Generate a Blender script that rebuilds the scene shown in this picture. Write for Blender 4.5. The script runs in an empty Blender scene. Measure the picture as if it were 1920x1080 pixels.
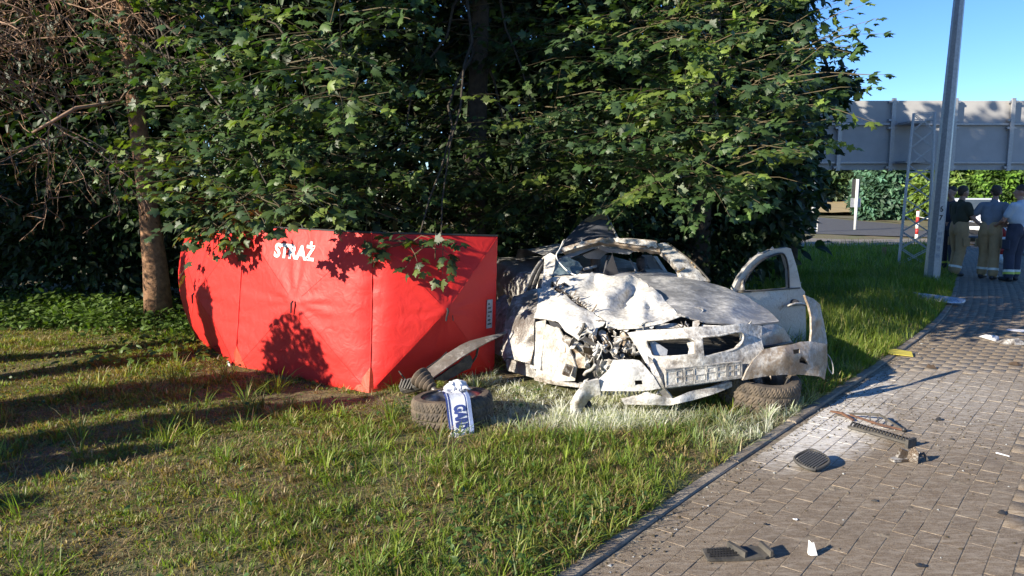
import bpy, bmesh, math, random
import numpy as np
from mathutils import Vector, Matrix, noise
from mathutils.geometry import delaunay_2d_cdt
rad = math.radians
sc = bpy.context.scene
COL = sc.collection

# ---------------------------------------------------------------- camera
FPX, PITCH, CAMH = 1387.0, rad(7.1), 1.6
cam = bpy.data.objects.new('camera', bpy.data.cameras.new('camera'))
COL.objects.link(cam)
cam.data.sensor_width = 36.0
cam.data.lens = FPX / 1920 * 36
cam.data.clip_start = 0.05
cam.data.clip_end = 3000
cam.location = (0, 0, CAMH)
cam.rotation_euler = (rad(90) - PITCH, 0, 0)
sc.camera = cam

# ---------------------------------------------------------------- sky, sun, exposure
SUN_EL, SUN_AZ = 21.0, -119.4          # azimuth clockwise from +Y
world = bpy.data.worlds.new('World')
sc.world = world
world.use_nodes = True
wn, wl = world.node_tree.nodes, world.node_tree.links
wn.clear()
sky = wn.new('ShaderNodeTexSky')
sky.sky_type = 'NISHITA'
sky.sun_disc = False
sky.sun_elevation = rad(SUN_EL)
sky.sun_rotation = rad(SUN_AZ)
sky.air_density = 0.8
sky.dust_density = 0.0
sky.ozone_density = 4.0
bg = wn.new('ShaderNodeBackground')
bg.inputs[1].default_value = 0.10
wo = wn.new('ShaderNodeOutputWorld')
hs = wn.new('ShaderNodeHueSaturation')
hs.inputs['Saturation'].default_value = 1.15
hs.inputs['Hue'].default_value = 0.508
wl.new(sky.outputs[0], hs.inputs['Color'])
wl.new(hs.outputs[0], bg.inputs[0])
wl.new(bg.outputs[0], wo.inputs[0])
LDIR = Vector((0.871 * math.cos(rad(SUN_EL)), 0.491 * math.cos(rad(SUN_EL)), -math.sin(rad(SUN_EL))))
sun = bpy.data.objects.new('sun', bpy.data.lights.new('sun', 'SUN'))
COL.objects.link(sun)
sun.data.energy = 5.0
sun.data.angle = rad(0.5)
sun.data.color = (1.0, 0.90, 0.74)
sun.rotation_euler = LDIR.to_track_quat('-Z', 'Y').to_euler()
sun.location = (-20, -12, 12)
sc.view_settings.view_transform = 'Standard'
sc.view_settings.look = 'None'
sc.view_settings.exposure = 1.15
sc.view_settings.gamma = 1.0
sc.view_settings.use_curve_mapping = False
sc.render.engine = 'CYCLES'
sc.cycles.max_bounces = 6
sc.cycles.transparent_max_bounces = 8
sc.cycles.use_denoising = True

# ---------------------------------------------------------------- helpers: survey of the place
def ray(px, py):
    a, b = (px - 960) / FPX, (540 - py) / FPX
    return Vector((a, math.cos(PITCH) + b * math.sin(PITCH), b * math.cos(PITCH) - math.sin(PITCH)))
def U(px, py, Y):                      # point seen in that direction at forward distance Y
    d = ray(px, py)
    return Vector((0, 0, CAMH)) + d * (Y / d.y)
def G(px, py, z=0.0):                  # point on the ground
    d = ray(px, py)
    return Vector((0, 0, CAMH)) + d * ((z - CAMH) / d.z)

ORG = {}                                # origin of each thing (meshes are given in world coordinates)
def origin_of(o):
    while o is not None:
        if o.name in ORG:
            return ORG[o.name]
        o = o.parent
    return Vector((0, 0, 0))
def tag(o, label=None, cat=None, group=None, kind=None):
    if label: o['label'] = label
    if cat: o['category'] = cat
    if group: o['group'] = group
    if kind: o['kind'] = kind
    return o
def thing(name, loc, label=None, cat=None, group=None, rz=0.0):
    o = bpy.data.objects.new(name, None)
    o.empty_display_size = 0.1
    COL.objects.link(o)
    o.location = loc
    o.rotation_euler = (0, 0, rz)
    ORG[o.name] = Vector(loc)
    return tag(o, label, cat, group)
def link_mesh(name, me, m, parent=None, local=False):
    o = bpy.data.objects.new(name, me)
    COL.objects.link(o)
    if m is not None: me.materials.append(m)
    if parent is not None:
        if not local:
            c = origin_of(parent)
            me.transform(Matrix.Translation(-c))
        o.parent = parent
    return o

class MB:
    def __init__(s): s.v, s.f = [], []
    def add(s, vs, fs):
        n = len(s.v)
        s.v += [tuple(v) for v in vs]
        s.f += [tuple(i + n for i in f) for f in fs]
        return s
    def box(s, c, size, rot=None, taper=1.0):
        hx, hy, hz = [q / 2 for q in size]
        vs = []
        for z, k in ((-hz, 1.0), (hz, taper)):
            for x, y in ((-hx, -hy), (hx, -hy), (hx, hy), (-hx, hy)):
                p = Vector((x * k, y * k, z))
                if rot is not None: p = rot @ p
                vs.append(p + Vector(c))
        return s.add(vs, [(3, 2, 1, 0), (4, 5, 6, 7), (0, 1, 5, 4), (1, 2, 6, 5), (2, 3, 7, 6), (3, 0, 4, 7)])
    def tube(s, pts, r, n=6, cap=True, flat=1.0, up=None):
        pts = [Vector(p) for p in pts]
        if not hasattr(r, '__len__'): r = [r] * len(pts)
        vs, fs, side = [], [], None
        for i, p in enumerate(pts):
            d = (pts[min(i + 1, len(pts) - 1)] - pts[max(i - 1, 0)])
            if d.length < 1e-9: d = Vector((0, 0, 1))
            d.normalize()
            if side is None:
                ref = Vector(up) if up is not None else (Vector((0, 0, 1)) if abs(d.z) < .9 else Vector((1, 0, 0)))
                side = d.cross(ref).normalized()
            else:
                side = (side - d * side.dot(d))
                side = side.normalized() if side.length > 1e-6 else d.orthogonal().normalized()
            o2 = side.cross(d)
            for k in range(n):
                a = 2 * math.pi * (k + .5) / n
                vs.append(p + (side * math.cos(a) + o2 * math.sin(a) * flat) * r[i])
        for i in range(len(pts) - 1):
            for k in range(n):
                k2 = (k + 1) % n
                fs.append((i * n + k, i * n + k2, (i + 1) * n + k2, (i + 1) * n + k))
        if cap:
            fs.append(tuple(range(n - 1, -1, -1)))
            b = (len(pts) - 1) * n
            fs.append(tuple(b + k for k in range(n)))
        return s.add(vs, fs)
    def lathe(s, prof, n=24, axis='z', c=(0, 0, 0), closed=False):
        vs, fs = [], []
        for (r, z) in prof:
            for k in range(n):
                a = 2 * math.pi * k / n
                p = Vector((r * math.cos(a), r * math.sin(a), z))
                if axis == 'x': p = Vector((p.z, p.x, p.y))
                if axis == 'y': p = Vector((p.x, p.z, p.y))
                vs.append(p + Vector(c))
        m = len(prof)
        for i in range(m if closed else m - 1):
            j = (i + 1) % m
            for k in range(n):
                k2 = (k + 1) % n
                fs.append((i * n + k, i * n + k2, j * n + k2, j * n + k))
        return s.add(vs, fs)
    def ball(s, c, r, nu=10, nv=7, sc3=(1, 1, 1)):
        vs, fs = [], []
        for j in range(nv + 1):
            t = math.pi * j / nv
            for i in range(nu):
                a = 2 * math.pi * i / nu
                vs.append(Vector(c) + Vector((math.sin(t) * math.cos(a) * sc3[0], math.sin(t) * math.sin(a) * sc3[1], math.cos(t) * sc3[2])) * r)
        for j in range(nv):
            for i in range(nu):
                i2 = (i + 1) % nu
                fs.append((j * nu + i, (j + 1) * nu + i, (j + 1) * nu + i2, j * nu + i2))
        return s.add(vs, fs)
    def capsule(s, a, ra, b, rb, n=12):
        a, b = Vector(a), Vector(b)
        d = (b - a)
        L = d.length
        d = d / L if L > 1e-6 else Vector((0, 0, 1))
        pts, rr = [], []
        for k in range(5):
            t = math.pi / 2 * k / 4
            pts.append(a - d * ra * math.cos(t)); rr.append(max(ra * math.sin(t), ra * .06))
        for k in range(5):
            t = math.pi / 2 * k / 4
            pts.append(b + d * rb * math.sin(t)); rr.append(max(rb * math.cos(t), rb * .06))
        return s.tube(pts, rr, n)
    def prism(s, poly, z0, z1, tf=None):
        n = len(poly)
        vs = [Vector((x, y, z0)) for x, y in poly] + [Vector((x, y, z1)) for x, y in poly]
        if tf is not None: vs = [tf @ v for v in vs]
        fs = [tuple(range(n - 1, -1, -1)), tuple(range(n, 2 * n))]
        fs += [(i, (i + 1) % n, n + (i + 1) % n, n + i) for i in range(n)]
        return s.add(vs, fs)
    def tf(s, M4):
        s.v = [tuple(M4 @ Vector(v)) for v in s.v]
        return s
    def mesh(s, name, smooth=False, bevel=0.0):
        me = bpy.data.meshes.new(name)
        me.from_pydata(s.v, [], s.f)
        bm = bmesh.new(); bm.from_mesh(me)
        if bevel > 0:
            bmesh.ops.bevel(bm, geom=[e for e in bm.edges if len(e.link_faces) == 2 and e.calc_face_angle(0) > .5], offset=bevel, segments=2, affect='EDGES', profile=.6)
        bmesh.ops.recalc_face_normals(bm, faces=bm.faces)
        bm.to_mesh(me); bm.free()
        if smooth: me.polygons.foreach_set('use_smooth', [True] * len(me.polygons))
        me.update()
        return me
    def build(s, name, m, parent=None, smooth=False, local=False, bevel=0.0):
        return link_mesh(name, s.mesh(name, smooth, bevel), m, parent, local)

def np_mesh(name, V, T, m, parent=None, col=None, smooth=False, local=False):
    V = np.asarray(V, np.float32); T = np.asarray(T, np.int32)
    if parent is not None and not local:
        V = V - np.array(origin_of(parent), np.float32)
    k = T.shape[1]
    me = bpy.data.meshes.new(name)
    me.vertices.add(len(V)); me.vertices.foreach_set('co', V.ravel())
    me.loops.add(T.size); me.loops.foreach_set('vertex_index', T.ravel())
    me.polygons.add(len(T))
    me.polygons.foreach_set('loop_start', np.arange(0, T.size, k, dtype=np.int32))
    me.polygons.foreach_set('loop_total', np.full(len(T), k, np.int32))
    if smooth: me.polygons.foreach_set('use_smooth', np.ones(len(T), bool))
    if col is not None:
        at = me.color_attributes.new('Col', 'FLOAT_COLOR', 'POINT')
        c4 = np.ones((len(V), 4), np.float32); c4[:, :3] = col
        at.data.foreach_set('color', c4.ravel())
    me.update(calc_edges=True)
    return link_mesh(name, me, m, parent, True)

def catmull(P, n):
    P = [Vector(p) for p in P]
    out = []
    for i in range(len(P) - 1):
        p0, p1, p2, p3 = P[max(i - 1, 0)], P[i], P[i + 1], P[min(i + 2, len(P) - 1)]
        for k in range(n):
            t = k / n
            out.append(.5 * ((2 * p1) + (p2 - p0) * t + (2 * p0 - 5 * p1 + 4 * p2 - p3) * t * t + (3 * p1 - p0 - 3 * p2 + p3) * t ** 3))
    out.append(P[-1])
    return out

def inside(poly, x, y):
    r, j = False, len(poly) - 1
    for i in range(len(poly)):
        xi, yi, xj, yj = poly[i][0], poly[i][1], poly[j][0], poly[j][1]
        if (yi > y) != (yj > y) and x < (xj - xi) * (y - yi) / (yj - yi) + xi: r = not r
        j = i
    return r

def tps(pts):                            # thin-plate spline of 1/Y over directions
    P = np.array([(p[0] / 100, p[1] / 100) for p in pts]); w = np.array([1 / p[2] for p in pts])
    n = len(P)
    def K(A, B):
        d2 = ((A[:, None, :] - B[None]) ** 2).sum(-1)
        return np.where(d2 > 1e-12, .5 * d2 * np.log(d2 + 1e-12), 0)
    A = np.zeros((n + 3, n + 3))
    A[:n, :n] = K(P, P) + 1e-4 * np.eye(n)
    A[:n, n] = 1; A[:n, n + 1:] = P; A[n, :n] = 1; A[n + 1:, :n] = P.T
    s = np.linalg.lstsq(A, np.concatenate([w, [0, 0, 0]]), rcond=None)[0]
    def f(Q):
        Q = np.array(Q) / 100
        return 1 / (K(Q, P) @ s[:n] + s[n] + Q @ s[n + 1:])
    return f

def crease(p, scl, seed):
    q = Vector(p) * scl + Vector((seed * 3.1, seed * 7.7, seed * 1.3))
    a = 1 - 2.2 * abs(noise.noise(q))
    b = 1 - 2.2 * abs(noise.noise(q * 2.3 + Vector((9, 2, 5))))
    return a * .65 + b * .25 + noise.noise(q * .6) * .5

def panel(name, outline, ctrl, m, parent, holes=(), th=.006, amp=0.0, scl=5.0, step=7.0, seed=0, smooth=True):
    """sheet of real thickness: outline and control points surveyed as (direction, forward distance)"""
    f = tps([p for p in list(outline) + list(ctrl) if len(p) == 3])
    V2, E = [], []
    def ring(poly):
        start, n = len(V2), len(poly)
        for i in range(n):
            a, b = poly[i], poly[(i + 1) % n]
            L = math.hypot(b[0] - a[0], b[1] - a[1]); k = max(1, int(L / step))
            for j in range(k):
                V2.append(Vector((a[0] + (b[0] - a[0]) * j / k, a[1] + (b[1] - a[1]) * j / k)))
        E.extend([(i, i + 1) for i in range(start, len(V2) - 1)] + [(len(V2) - 1, start)])
    ring(outline)
    for h in holes: ring(h)
    edge = np.array([(v.x, v.y) for v in V2])
    xs = [p[0] for p in outline]; ys = [p[1] for p in outline]
    y, row = min(ys) + step * .5, 0
    rng = random.Random(seed)
    while y < max(ys):
        x = min(xs) + step * (.5 if row % 2 else 0)
        while x < max(xs):
            qx, qy = x + rng.uniform(-.2, .2) * step, y + rng.uniform(-.2, .2) * step
            if inside(outline, qx, qy) and not any(inside(h, qx, qy) for h in holes) and ((edge - (qx, qy)) ** 2).sum(1).min() > (step * .45) ** 2:
                V2.append(Vector((qx, qy)))
            x += step
        y += step * .87; row += 1
    vo, eo, fo = delaunay_2d_cdt(V2, E, [], 0, 1e-3)[:3]
    Y = f([(v.x, v.y) for v in vo])
    P3 = [U(v.x, v.y, float(q)) for v, q in zip(vo, Y)]
    F = []
    for t in fo:
        cx = sum(vo[i].x for i in t) / len(t); cy = sum(vo[i].y for i in t) / len(t)
        if inside(outline, cx, cy) and not any(inside(h, cx, cy) for h in holes): F.append(tuple(t))
    me = bpy.data.meshes.new(name)
    me.from_pydata(P3, [], F)
    bm = bmesh.new(); bm.from_mesh(me)
    bmesh.ops.delete(bm, geom=[v for v in bm.verts if not v.link_faces], context='VERTS')
    bm.normal_update()
    for q in bm.faces:
        if q.normal.dot(Vector((0, 0, CAMH)) - q.calc_center_median()) < 0: q.normal_flip()
    bm.normal_update()
    if amp:
        dv = [v.normal * (amp * crease(v.co, scl, seed)) for v in bm.verts]
        for v, d in zip(bm.verts, dv): v.co += d
        bm.normal_update()
    top = list(bm.faces)
    back = {v: bm.verts.new(v.co - v.normal * th) for v in list(bm.verts)}
    rims = [(e.verts[0], e.verts[1]) for e in bm.edges if len(e.link_faces) == 1]
    for q in top: bm.faces.new([back[v] for v in reversed(q.verts)])
    for a_, b_ in rims:
        try: bm.faces.new((a_, b_, back[b_], back[a_]))
        except ValueError: pass
    bmesh.ops.recalc_face_normals(bm, faces=bm.faces)
    for q in bm.faces: q.smooth = smooth
    for e in bm.edges:
        if len(e.link_faces) == 2 and e.calc_face_angle(0) > .75: e.smooth = False
    bm.to_mesh(me); bm.free()
    return link_mesh(name, me, m, parent)

def text_mesh(body, size=1.0, offset=0.0, subdiv=0):
    cu = bpy.data.curves.new('lettering', 'FONT')
    cu.body = body; cu.size = size; cu.offset = offset; cu.align_x = 'CENTER'; cu.align_y = 'CENTER'; cu.resolution_u = 3
    o = bpy.data.objects.new('lettering', cu); COL.objects.link(o)
    bpy.context.view_layer.update()
    me = bpy.data.meshes.new_from_object(o.evaluated_get(bpy.context.evaluated_depsgraph_get()))
    bpy.data.objects.remove(o)
    bm = bmesh.new(); bm.from_mesh(me)
    bmesh.ops.triangulate(bm, faces=bm.faces)
    for _ in range(subdiv):
        bmesh.ops.subdivide_edges(bm, edges=bm.edges, cuts=1, use_grid_fill=True)
    bm.to_mesh(me); bm.free()
    me.materials.clear()
    return me
# ---------------------------------------------------------------- materials
def new_mat(name):
    m = bpy.data.materials.new(name); m.use_nodes = True
    nt = m.node_tree
    p = nt.nodes['Principled BSDF']
    return m, nt, p
def noise_node(nt, scale, detail=4, rough=.55, vec=None, dist=0.0):
    n = nt.nodes.new('ShaderNodeTexNoise')
    n.inputs['Scale'].default_value = scale; n.inputs['Detail'].default_value = detail
    n.inputs['Roughness'].default_value = rough; n.inputs['Distortion'].default_value = dist
    if vec is not None: nt.links.new(vec, n.inputs['Vector'])
    return n.outputs['Fac']
def ramp(nt, fac, stops):
    r = nt.nodes.new('ShaderNodeValToRGB')
    e = r.color_ramp.elements
    while len(e) < len(stops): e.new(.5)
    for q, (pos, c) in zip(e, stops):
        q.position = pos; q.color = (c[0], c[1], c[2], 1) if hasattr(c, '__len__') else (c, c, c, 1)
    nt.links.new(fac, r.inputs[0])
    return r.outputs[0]
def mixc(nt, fac, a, b, mode='MIX'):
    n = nt.nodes.new('ShaderNodeMix'); n.data_type = 'RGBA'; n.blend_type = mode
    for sock, v in ((n.inputs[0], fac), (n.inputs[6], a), (n.inputs[7], b)):
        if hasattr(v, 'links'): nt.links.new(v, sock)
        elif hasattr(v, '__len__'): sock.default_value = (v[0], v[1], v[2], 1)
        else: sock.default_value = v
    return n.outputs[2]
def mathn(nt, op, a, b=0.0, clamp=False):
    n = nt.nodes.new('ShaderNodeMath'); n.operation = op; n.use_clamp = clamp
    for sock, v in ((n.inputs[0], a), (n.inputs[1], b)):
        if hasattr(v, 'links'): nt.links.new(v, sock)
        else: sock.default_value = v
    return n.outputs[0]
def pos_node(nt, kind='object'):
    if kind == 'world': return nt.nodes.new('ShaderNodeNewGeometry').outputs['Position']
    return nt.nodes.new('ShaderNodeTexCoord').outputs['Object']
def bump(nt, p, fac, strength, dist=.01):
    b = nt.nodes.new('ShaderNodeBump'); b.inputs['Strength'].default_value = strength; b.inputs['Distance'].default_value = dist
    nt.links.new(fac, b.inputs['Height']); nt.links.new(b.outputs[0], p.inputs['Normal'])
def plain(name, c1, c2=None, scale=8, rough=.6, metal=0.0, bmp=0.0, bscale=40, spec=.5, detail=5, lo=.35, hi=.65, rough2=None):
    m, nt, p = new_mat(name)
    v = pos_node(nt)
    c2 = c2 or tuple(q * .75 for q in c1)
    fac = noise_node(nt, scale, detail, .6, v)
    nt.links.new(ramp(nt, fac, [(lo, c1), (hi, c2)]), p.inputs['Base Color'])
    p.inputs['Roughness'].default_value = rough; p.inputs['Metallic'].default_value = metal
    p.inputs['Specular IOR Level'].default_value = spec
    if rough2 is not None:
        nt.links.new(ramp(nt, noise_node(nt, scale * 2.3, 4, .6, v), [(.35, rough), (.65, rough2)]), p.inputs['Roughness'])
    if bmp: bump(nt, p, noise_node(nt, bscale, 4, .6, v), bmp)
    return m
def powder_mat(name, paint, amount, dirt=(.16, .12, .08), dirt_amt=.35, rough=.38, metal=.35, scl=6.0):
    """car paint dusted with white extinguisher powder and smears of soil"""
    m, nt, p = new_mat(name)
    v = pos_node(nt, 'world')
    n1 = noise_node(nt, scl, 7, .68, v, .6)
    n2 = noise_node(nt, scl * 6, 5, .7, v)
    n3 = noise_node(nt, scl * 1.4, 6, .7, v, 1.2)
    up = nt.nodes.new('ShaderNodeSeparateXYZ')
    g = nt.nodes.new('ShaderNodeNewGeometry'); nt.links.new(g.outputs['Normal'], up.inputs[0])
    s = mathn(nt, 'ADD', mathn(nt, 'MULTIPLY', n1, .75), mathn(nt, 'MULTIPLY', n2, .35))
    s = mathn(nt, 'ADD', s, mathn(nt, 'MULTIPLY', up.outputs[2], .10))
    lo = 1.02 - amount
    pm = ramp(nt, s, [(max(lo - .14, .001), 0.0), (min(max(lo + .10, .02), .999), 1.0)])
    dm = ramp(nt, mathn(nt, 'ADD', mathn(nt, 'MULTIPLY', n3, .8), mathn(nt, 'MULTIPLY', n2, .3)), [(.62 - dirt_amt * .3, 0.0), (.80 - dirt_amt * .2, 1.0)])
    c = mixc(nt, dm, paint, dirt)
    pcol = ramp(nt, n2, [(.30, (.27, .255, .235)), (.45, (.50, .485, .455)), (.64, (.66, .65, .62))])
    c = mixc(nt, pm, c, pcol)
    soot = mathn(nt, 'MULTIPLY', ramp(nt, noise_node(nt, scl * 7, 8, .8, v, 1.5), [(.56, 0.0), (.66, 1.0)]), ramp(nt, n1, [(.42, 0.0), (.58, .75)]))
    c = mixc(nt, soot, c, (.10, .082, .066))
    nt.links.new(c, p.inputs['Base Color'])
    nt.links.new(mathn(nt, 'MULTIPLY', mathn(nt, 'SUBTRACT', 1.0, pm), metal), p.inputs['Metallic'])
    nt.links.new(mathn(nt, 'ADD', mathn(nt, 'MULTIPLY', pm, .9 - rough), rough), p.inputs['Roughness'])
    bump(nt, p, mathn(nt, 'ADD', n2, n1), .5, .012)
    return m
def leaf_mat(name, gloss=.38, trans=.28, tint=(1, 1, 1), vein=True):
    m, nt, p = new_mat(name)
    at = nt.nodes.new('ShaderNodeAttribute'); at.attribute_name = 'Col'
    v = pos_node(nt)
    c = mixc(nt, 1.0, at.outputs['Color'], tint, 'MULTIPLY')
    c = mixc(nt, mathn(nt, 'MULTIPLY', noise_node(nt, 45, 3, .6, v), .5), c, (.02, .03, .01))
    nt.links.new(c, p.inputs['Base Color'])
    p.inputs['Roughness'].default_value = gloss
    p.inputs['Specular IOR Level'].default_value = .45
    tr = nt.nodes.new('ShaderNodeBsdfTranslucent')
    nt.links.new(mixc(nt, 1.0, c, (1.5, 1.7, .5), 'MULTIPLY'), tr.inputs[0])
    mx = nt.nodes.new('ShaderNodeMixShader'); mx.inputs[0].default_value = trans
    nt.links.new(p.outputs[0], mx.inputs[1]); nt.links.new(tr.outputs[0], mx.inputs[2])
    nt.links.new(mx.outputs[0], nt.nodes['Material Output'].inputs[0])
    return m

MT = {}
MT['leaf'] = leaf_mat('leaf_maple', .50, .25)
MT['leaf_matt'] = leaf_mat('leaf_matt', .55, .25)
MT['grass'] = leaf_mat('grass_blade', .5, .38)
MT['dry'] = leaf_mat('dry_leaf', .8, .15)
MT['bark'] = plain('bark', (.36, .20, .105), (.16, .085, .048), 14, .9, 0, 1.0, 30)
MT['bark_dark'] = plain('bark_dark', (.07, .055, .04), (.03, .024, .018), 14, .9, 0, .8, 30)
MT['twig_dead'] = plain('twig_dead', (.36, .23, .155), (.22, .135, .085), 14, .9)
MT['twig'] = plain('twig', (.10, .075, .04), (.06, .05, .02), 14, .8)
MT['silver'] = powder_mat('dusty_silver_paint', (.30, .29, .28), .36, dirt_amt=.3, metal=.55, rough=.35)
MT['powder'] = powder_mat('powder_caked_paint', (.24, .215, .19), .46, dirt_amt=.55)
MT['caked'] = powder_mat('thick_powder', (.32, .275, .22), .54, dirt_amt=.45)
MT['hoodgrey'] = powder_mat('hood_grey_paint', (.36, .36, .37), .30, dirt_amt=.02, metal=.45, rough=.42, scl=3)
MT['muddy'] = powder_mat('muddy_bumper', (.38, .31, .24), .34, dirt=(.18, .125, .075), dirt_amt=.85, metal=.1, scl=5)
MT['scraped'] = powder_mat('scraped_side', (.26, .245, .23), .30, dirt=(.13, .095, .075), dirt_amt=.45, metal=.5, rough=.33, scl=7)
MT['doorpaint'] = powder_mat('door_silver', (.40, .39, .38), .28, dirt_amt=.1, metal=.3, rough=.4, scl=4)
MT['mech'] = powder_mat('greasy_metal', (.10, .085, .07), .36, dirt=(.09, .055, .03), dirt_amt=.7, metal=.4, scl=12)
MT['black'] = plain('black_plastic', (.018, .018, .02), (.035, .034, .034), 20, .5, 0, .2, 60)
MT['plastic'] = plain('dusty_black_plastic', (.035, .034, .033), (.10, .09, .075), 12, .65, 0, .3, 60)
MT['rubber'] = plain('tyre_rubber', (.045, .038, .032), (.15, .115, .08), 9, .85, 0, .5, 90, detail=8)
MT['alloy'] = plain('alloy', (.45, .44, .42), (.22, .18, .15), 14, .4, .8)
MT['rust'] = plain('rusty_steel', (.20, .10, .06), (.10, .06, .045), 22, .85, .3, .6, 70)
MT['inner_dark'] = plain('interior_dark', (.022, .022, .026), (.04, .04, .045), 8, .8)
MT['seat'] = plain('seat_cloth', (.05, .052, .062), (.09, .09, .10), 8, .85)
MT['headliner'] = plain('headliner', (.30, .31, .33), (.20, .20, .22), 5, .9)
MT['tan'] = plain('tan_lining', (.32, .22, .11), (.22, .15, .08), 12, .9)
MT['wire'] = plain('cable', (.20, .19, .18), (.40, .38, .35), 20, .6)
MT['white'] = plain('white_plastic', (.78, .77, .74), (.66, .65, .62), 14, .6)
MT['paper'] = plain('paper', (.80, .80, .82), (.70, .70, .72), 14, .8)
MT['yellow'] = plain('yellow_card', (.62, .52, .06), (.50, .42, .08), 14, .7)
MT['galv'] = plain('galvanised', (.44, .45, .46), (.33, .34, .355), 26, .45, .55, .15, 60)
MT['galv_light'] = plain('galvanised_light', (.46, .46, .46), (.36, .36, .37), 20, .45, .5)
MT['board'] = plain('sign_back', (.47, .46, .445), (.41, .40, .39), 2.5, .7, .1)
MT['mark'] = plain('dark_mark', (.03, .03, .03), (.05, .05, .05), 20, .8)
MT['faint'] = plain('faded_sticker', (.42, .42, .42), (.26, .27, .28), 60, .8)
MT['redpaint'] = plain('red_paint', (.42, .025, .02), (.30, .02, .02), 12, .5)
MT['whitepaint'] = plain('white_paint', (.72, .72, .70), (.60, .60, .58), 12, .5)
MT['asphalt'] = plain('asphalt', (.085, .083, .085), (.06, .06, .062), 3, .9, 0, .4, 90)
MT['concrete'] = plain('concrete', (.24, .215, .185), (.15, .13, .105), 7, .95, 0, .6, 60)
MT['kerb'] = plain('kerb_concrete', (.29, .25, .20), (.17, .135, .105), 6, .95, 0, .8, 50)
MT['soil'] = plain('soil', (.075, .05, .032), (.045, .03, .02), 18, .95, 0, .8, 60)
MT['joint'] = plain('sandy_joint', (.34, .28, .20), (.10, .078, .055), 22, .95, 0, .6, 80)
MT['wheat'] = plain('ripe_field', (.42, .30, .12), (.34, .25, .10), 1.2, .9, 0, .5, 6)
MT['skin'] = plain('skin', (.42, .24, .17), (.36, .19, .13), 6, .55)
MT['hair'] = plain('hair', (.035, .025, .018), (.06, .042, .03), 40, .7)
MT['khaki'] = plain('tan_turnout', (.42, .29, .15), (.33, .22, .11), 7, .85, 0, .4, 30)
MT['navy'] = plain('navy_cloth', (.03, .036, .06), (.045, .05, .08), 7, .85, 0, .4, 30)
MT['olive'] = plain('olive_shirt', (.05, .055, .035), (.035, .04, .025), 7, .9)
MT['lightblue'] = plain('pale_blue_shirt', (.50, .58, .66), (.42, .50, .58), 7, .9)
MT['greyshirt'] = plain('grey_shirt', (.22, .24, .27), (.16, .18, .21), 7, .9)
MT['reflect'] = plain('reflective_band', (.75, .76, .72), (.62, .64, .58), 7, .4)
MT['hiviz'] = plain('yellow_band', (.55, .62, .10), (.45, .52, .08), 7, .5)
MT['carwhite'] = plain('white_car_paint', (.70, .71, .73), (.66, .67, .69), 3, .25)
MT['plate'] = plain('number_plate', (.72, .72, .68), (.62, .62, .58), 9, .5)

def fabric(name, c, c2):
    m, nt, p = new_mat(name)
    v = pos_node(nt, 'world')
    n = noise_node(nt, 3, 4, .6, v)
    nt.links.new(ramp(nt, n, [(.3, c), (.7, c2)]), p.inputs['Base Color'])
    p.inputs['Roughness'].default_value = .5
    p.inputs['Specular IOR Level'].default_value = .3
    w1 = noise_node(nt, 9, 3, .5, v, .8); w2 = noise_node(nt, 400, 2, .5, v)
    bump(nt, p, mathn(nt, 'ADD', mathn(nt, 'MULTIPLY', w1, 1.0), mathn(nt, 'MULTIPLY', w2, .03)), .25, .03)
    tr = nt.nodes.new('ShaderNodeBsdfTranslucent'); tr.inputs[0].default_value = (c[0], c[1] * .4, c[2] * .4, 1)
    mx = nt.nodes.new('ShaderNodeMixShader'); mx.inputs[0].default_value = .12
    nt.links.new(p.outputs[0], mx.inputs[1]); nt.links.new(tr.outputs[0], mx.inputs[2])
    nt.links.new(mx.outputs[0], nt.nodes['Material Output'].inputs[0])
    return m
MT['red'] = fabric('red_nylon', (.72, .032, .026), (.66, .028, .023))
MT['red2'] = fabric('red_corner', (.55, .06, .02), (.48, .05, .02))
MT['lettering'] = plain('white_print', (.80, .79, .76), (.74, .73, .70), 30, .5)

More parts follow.
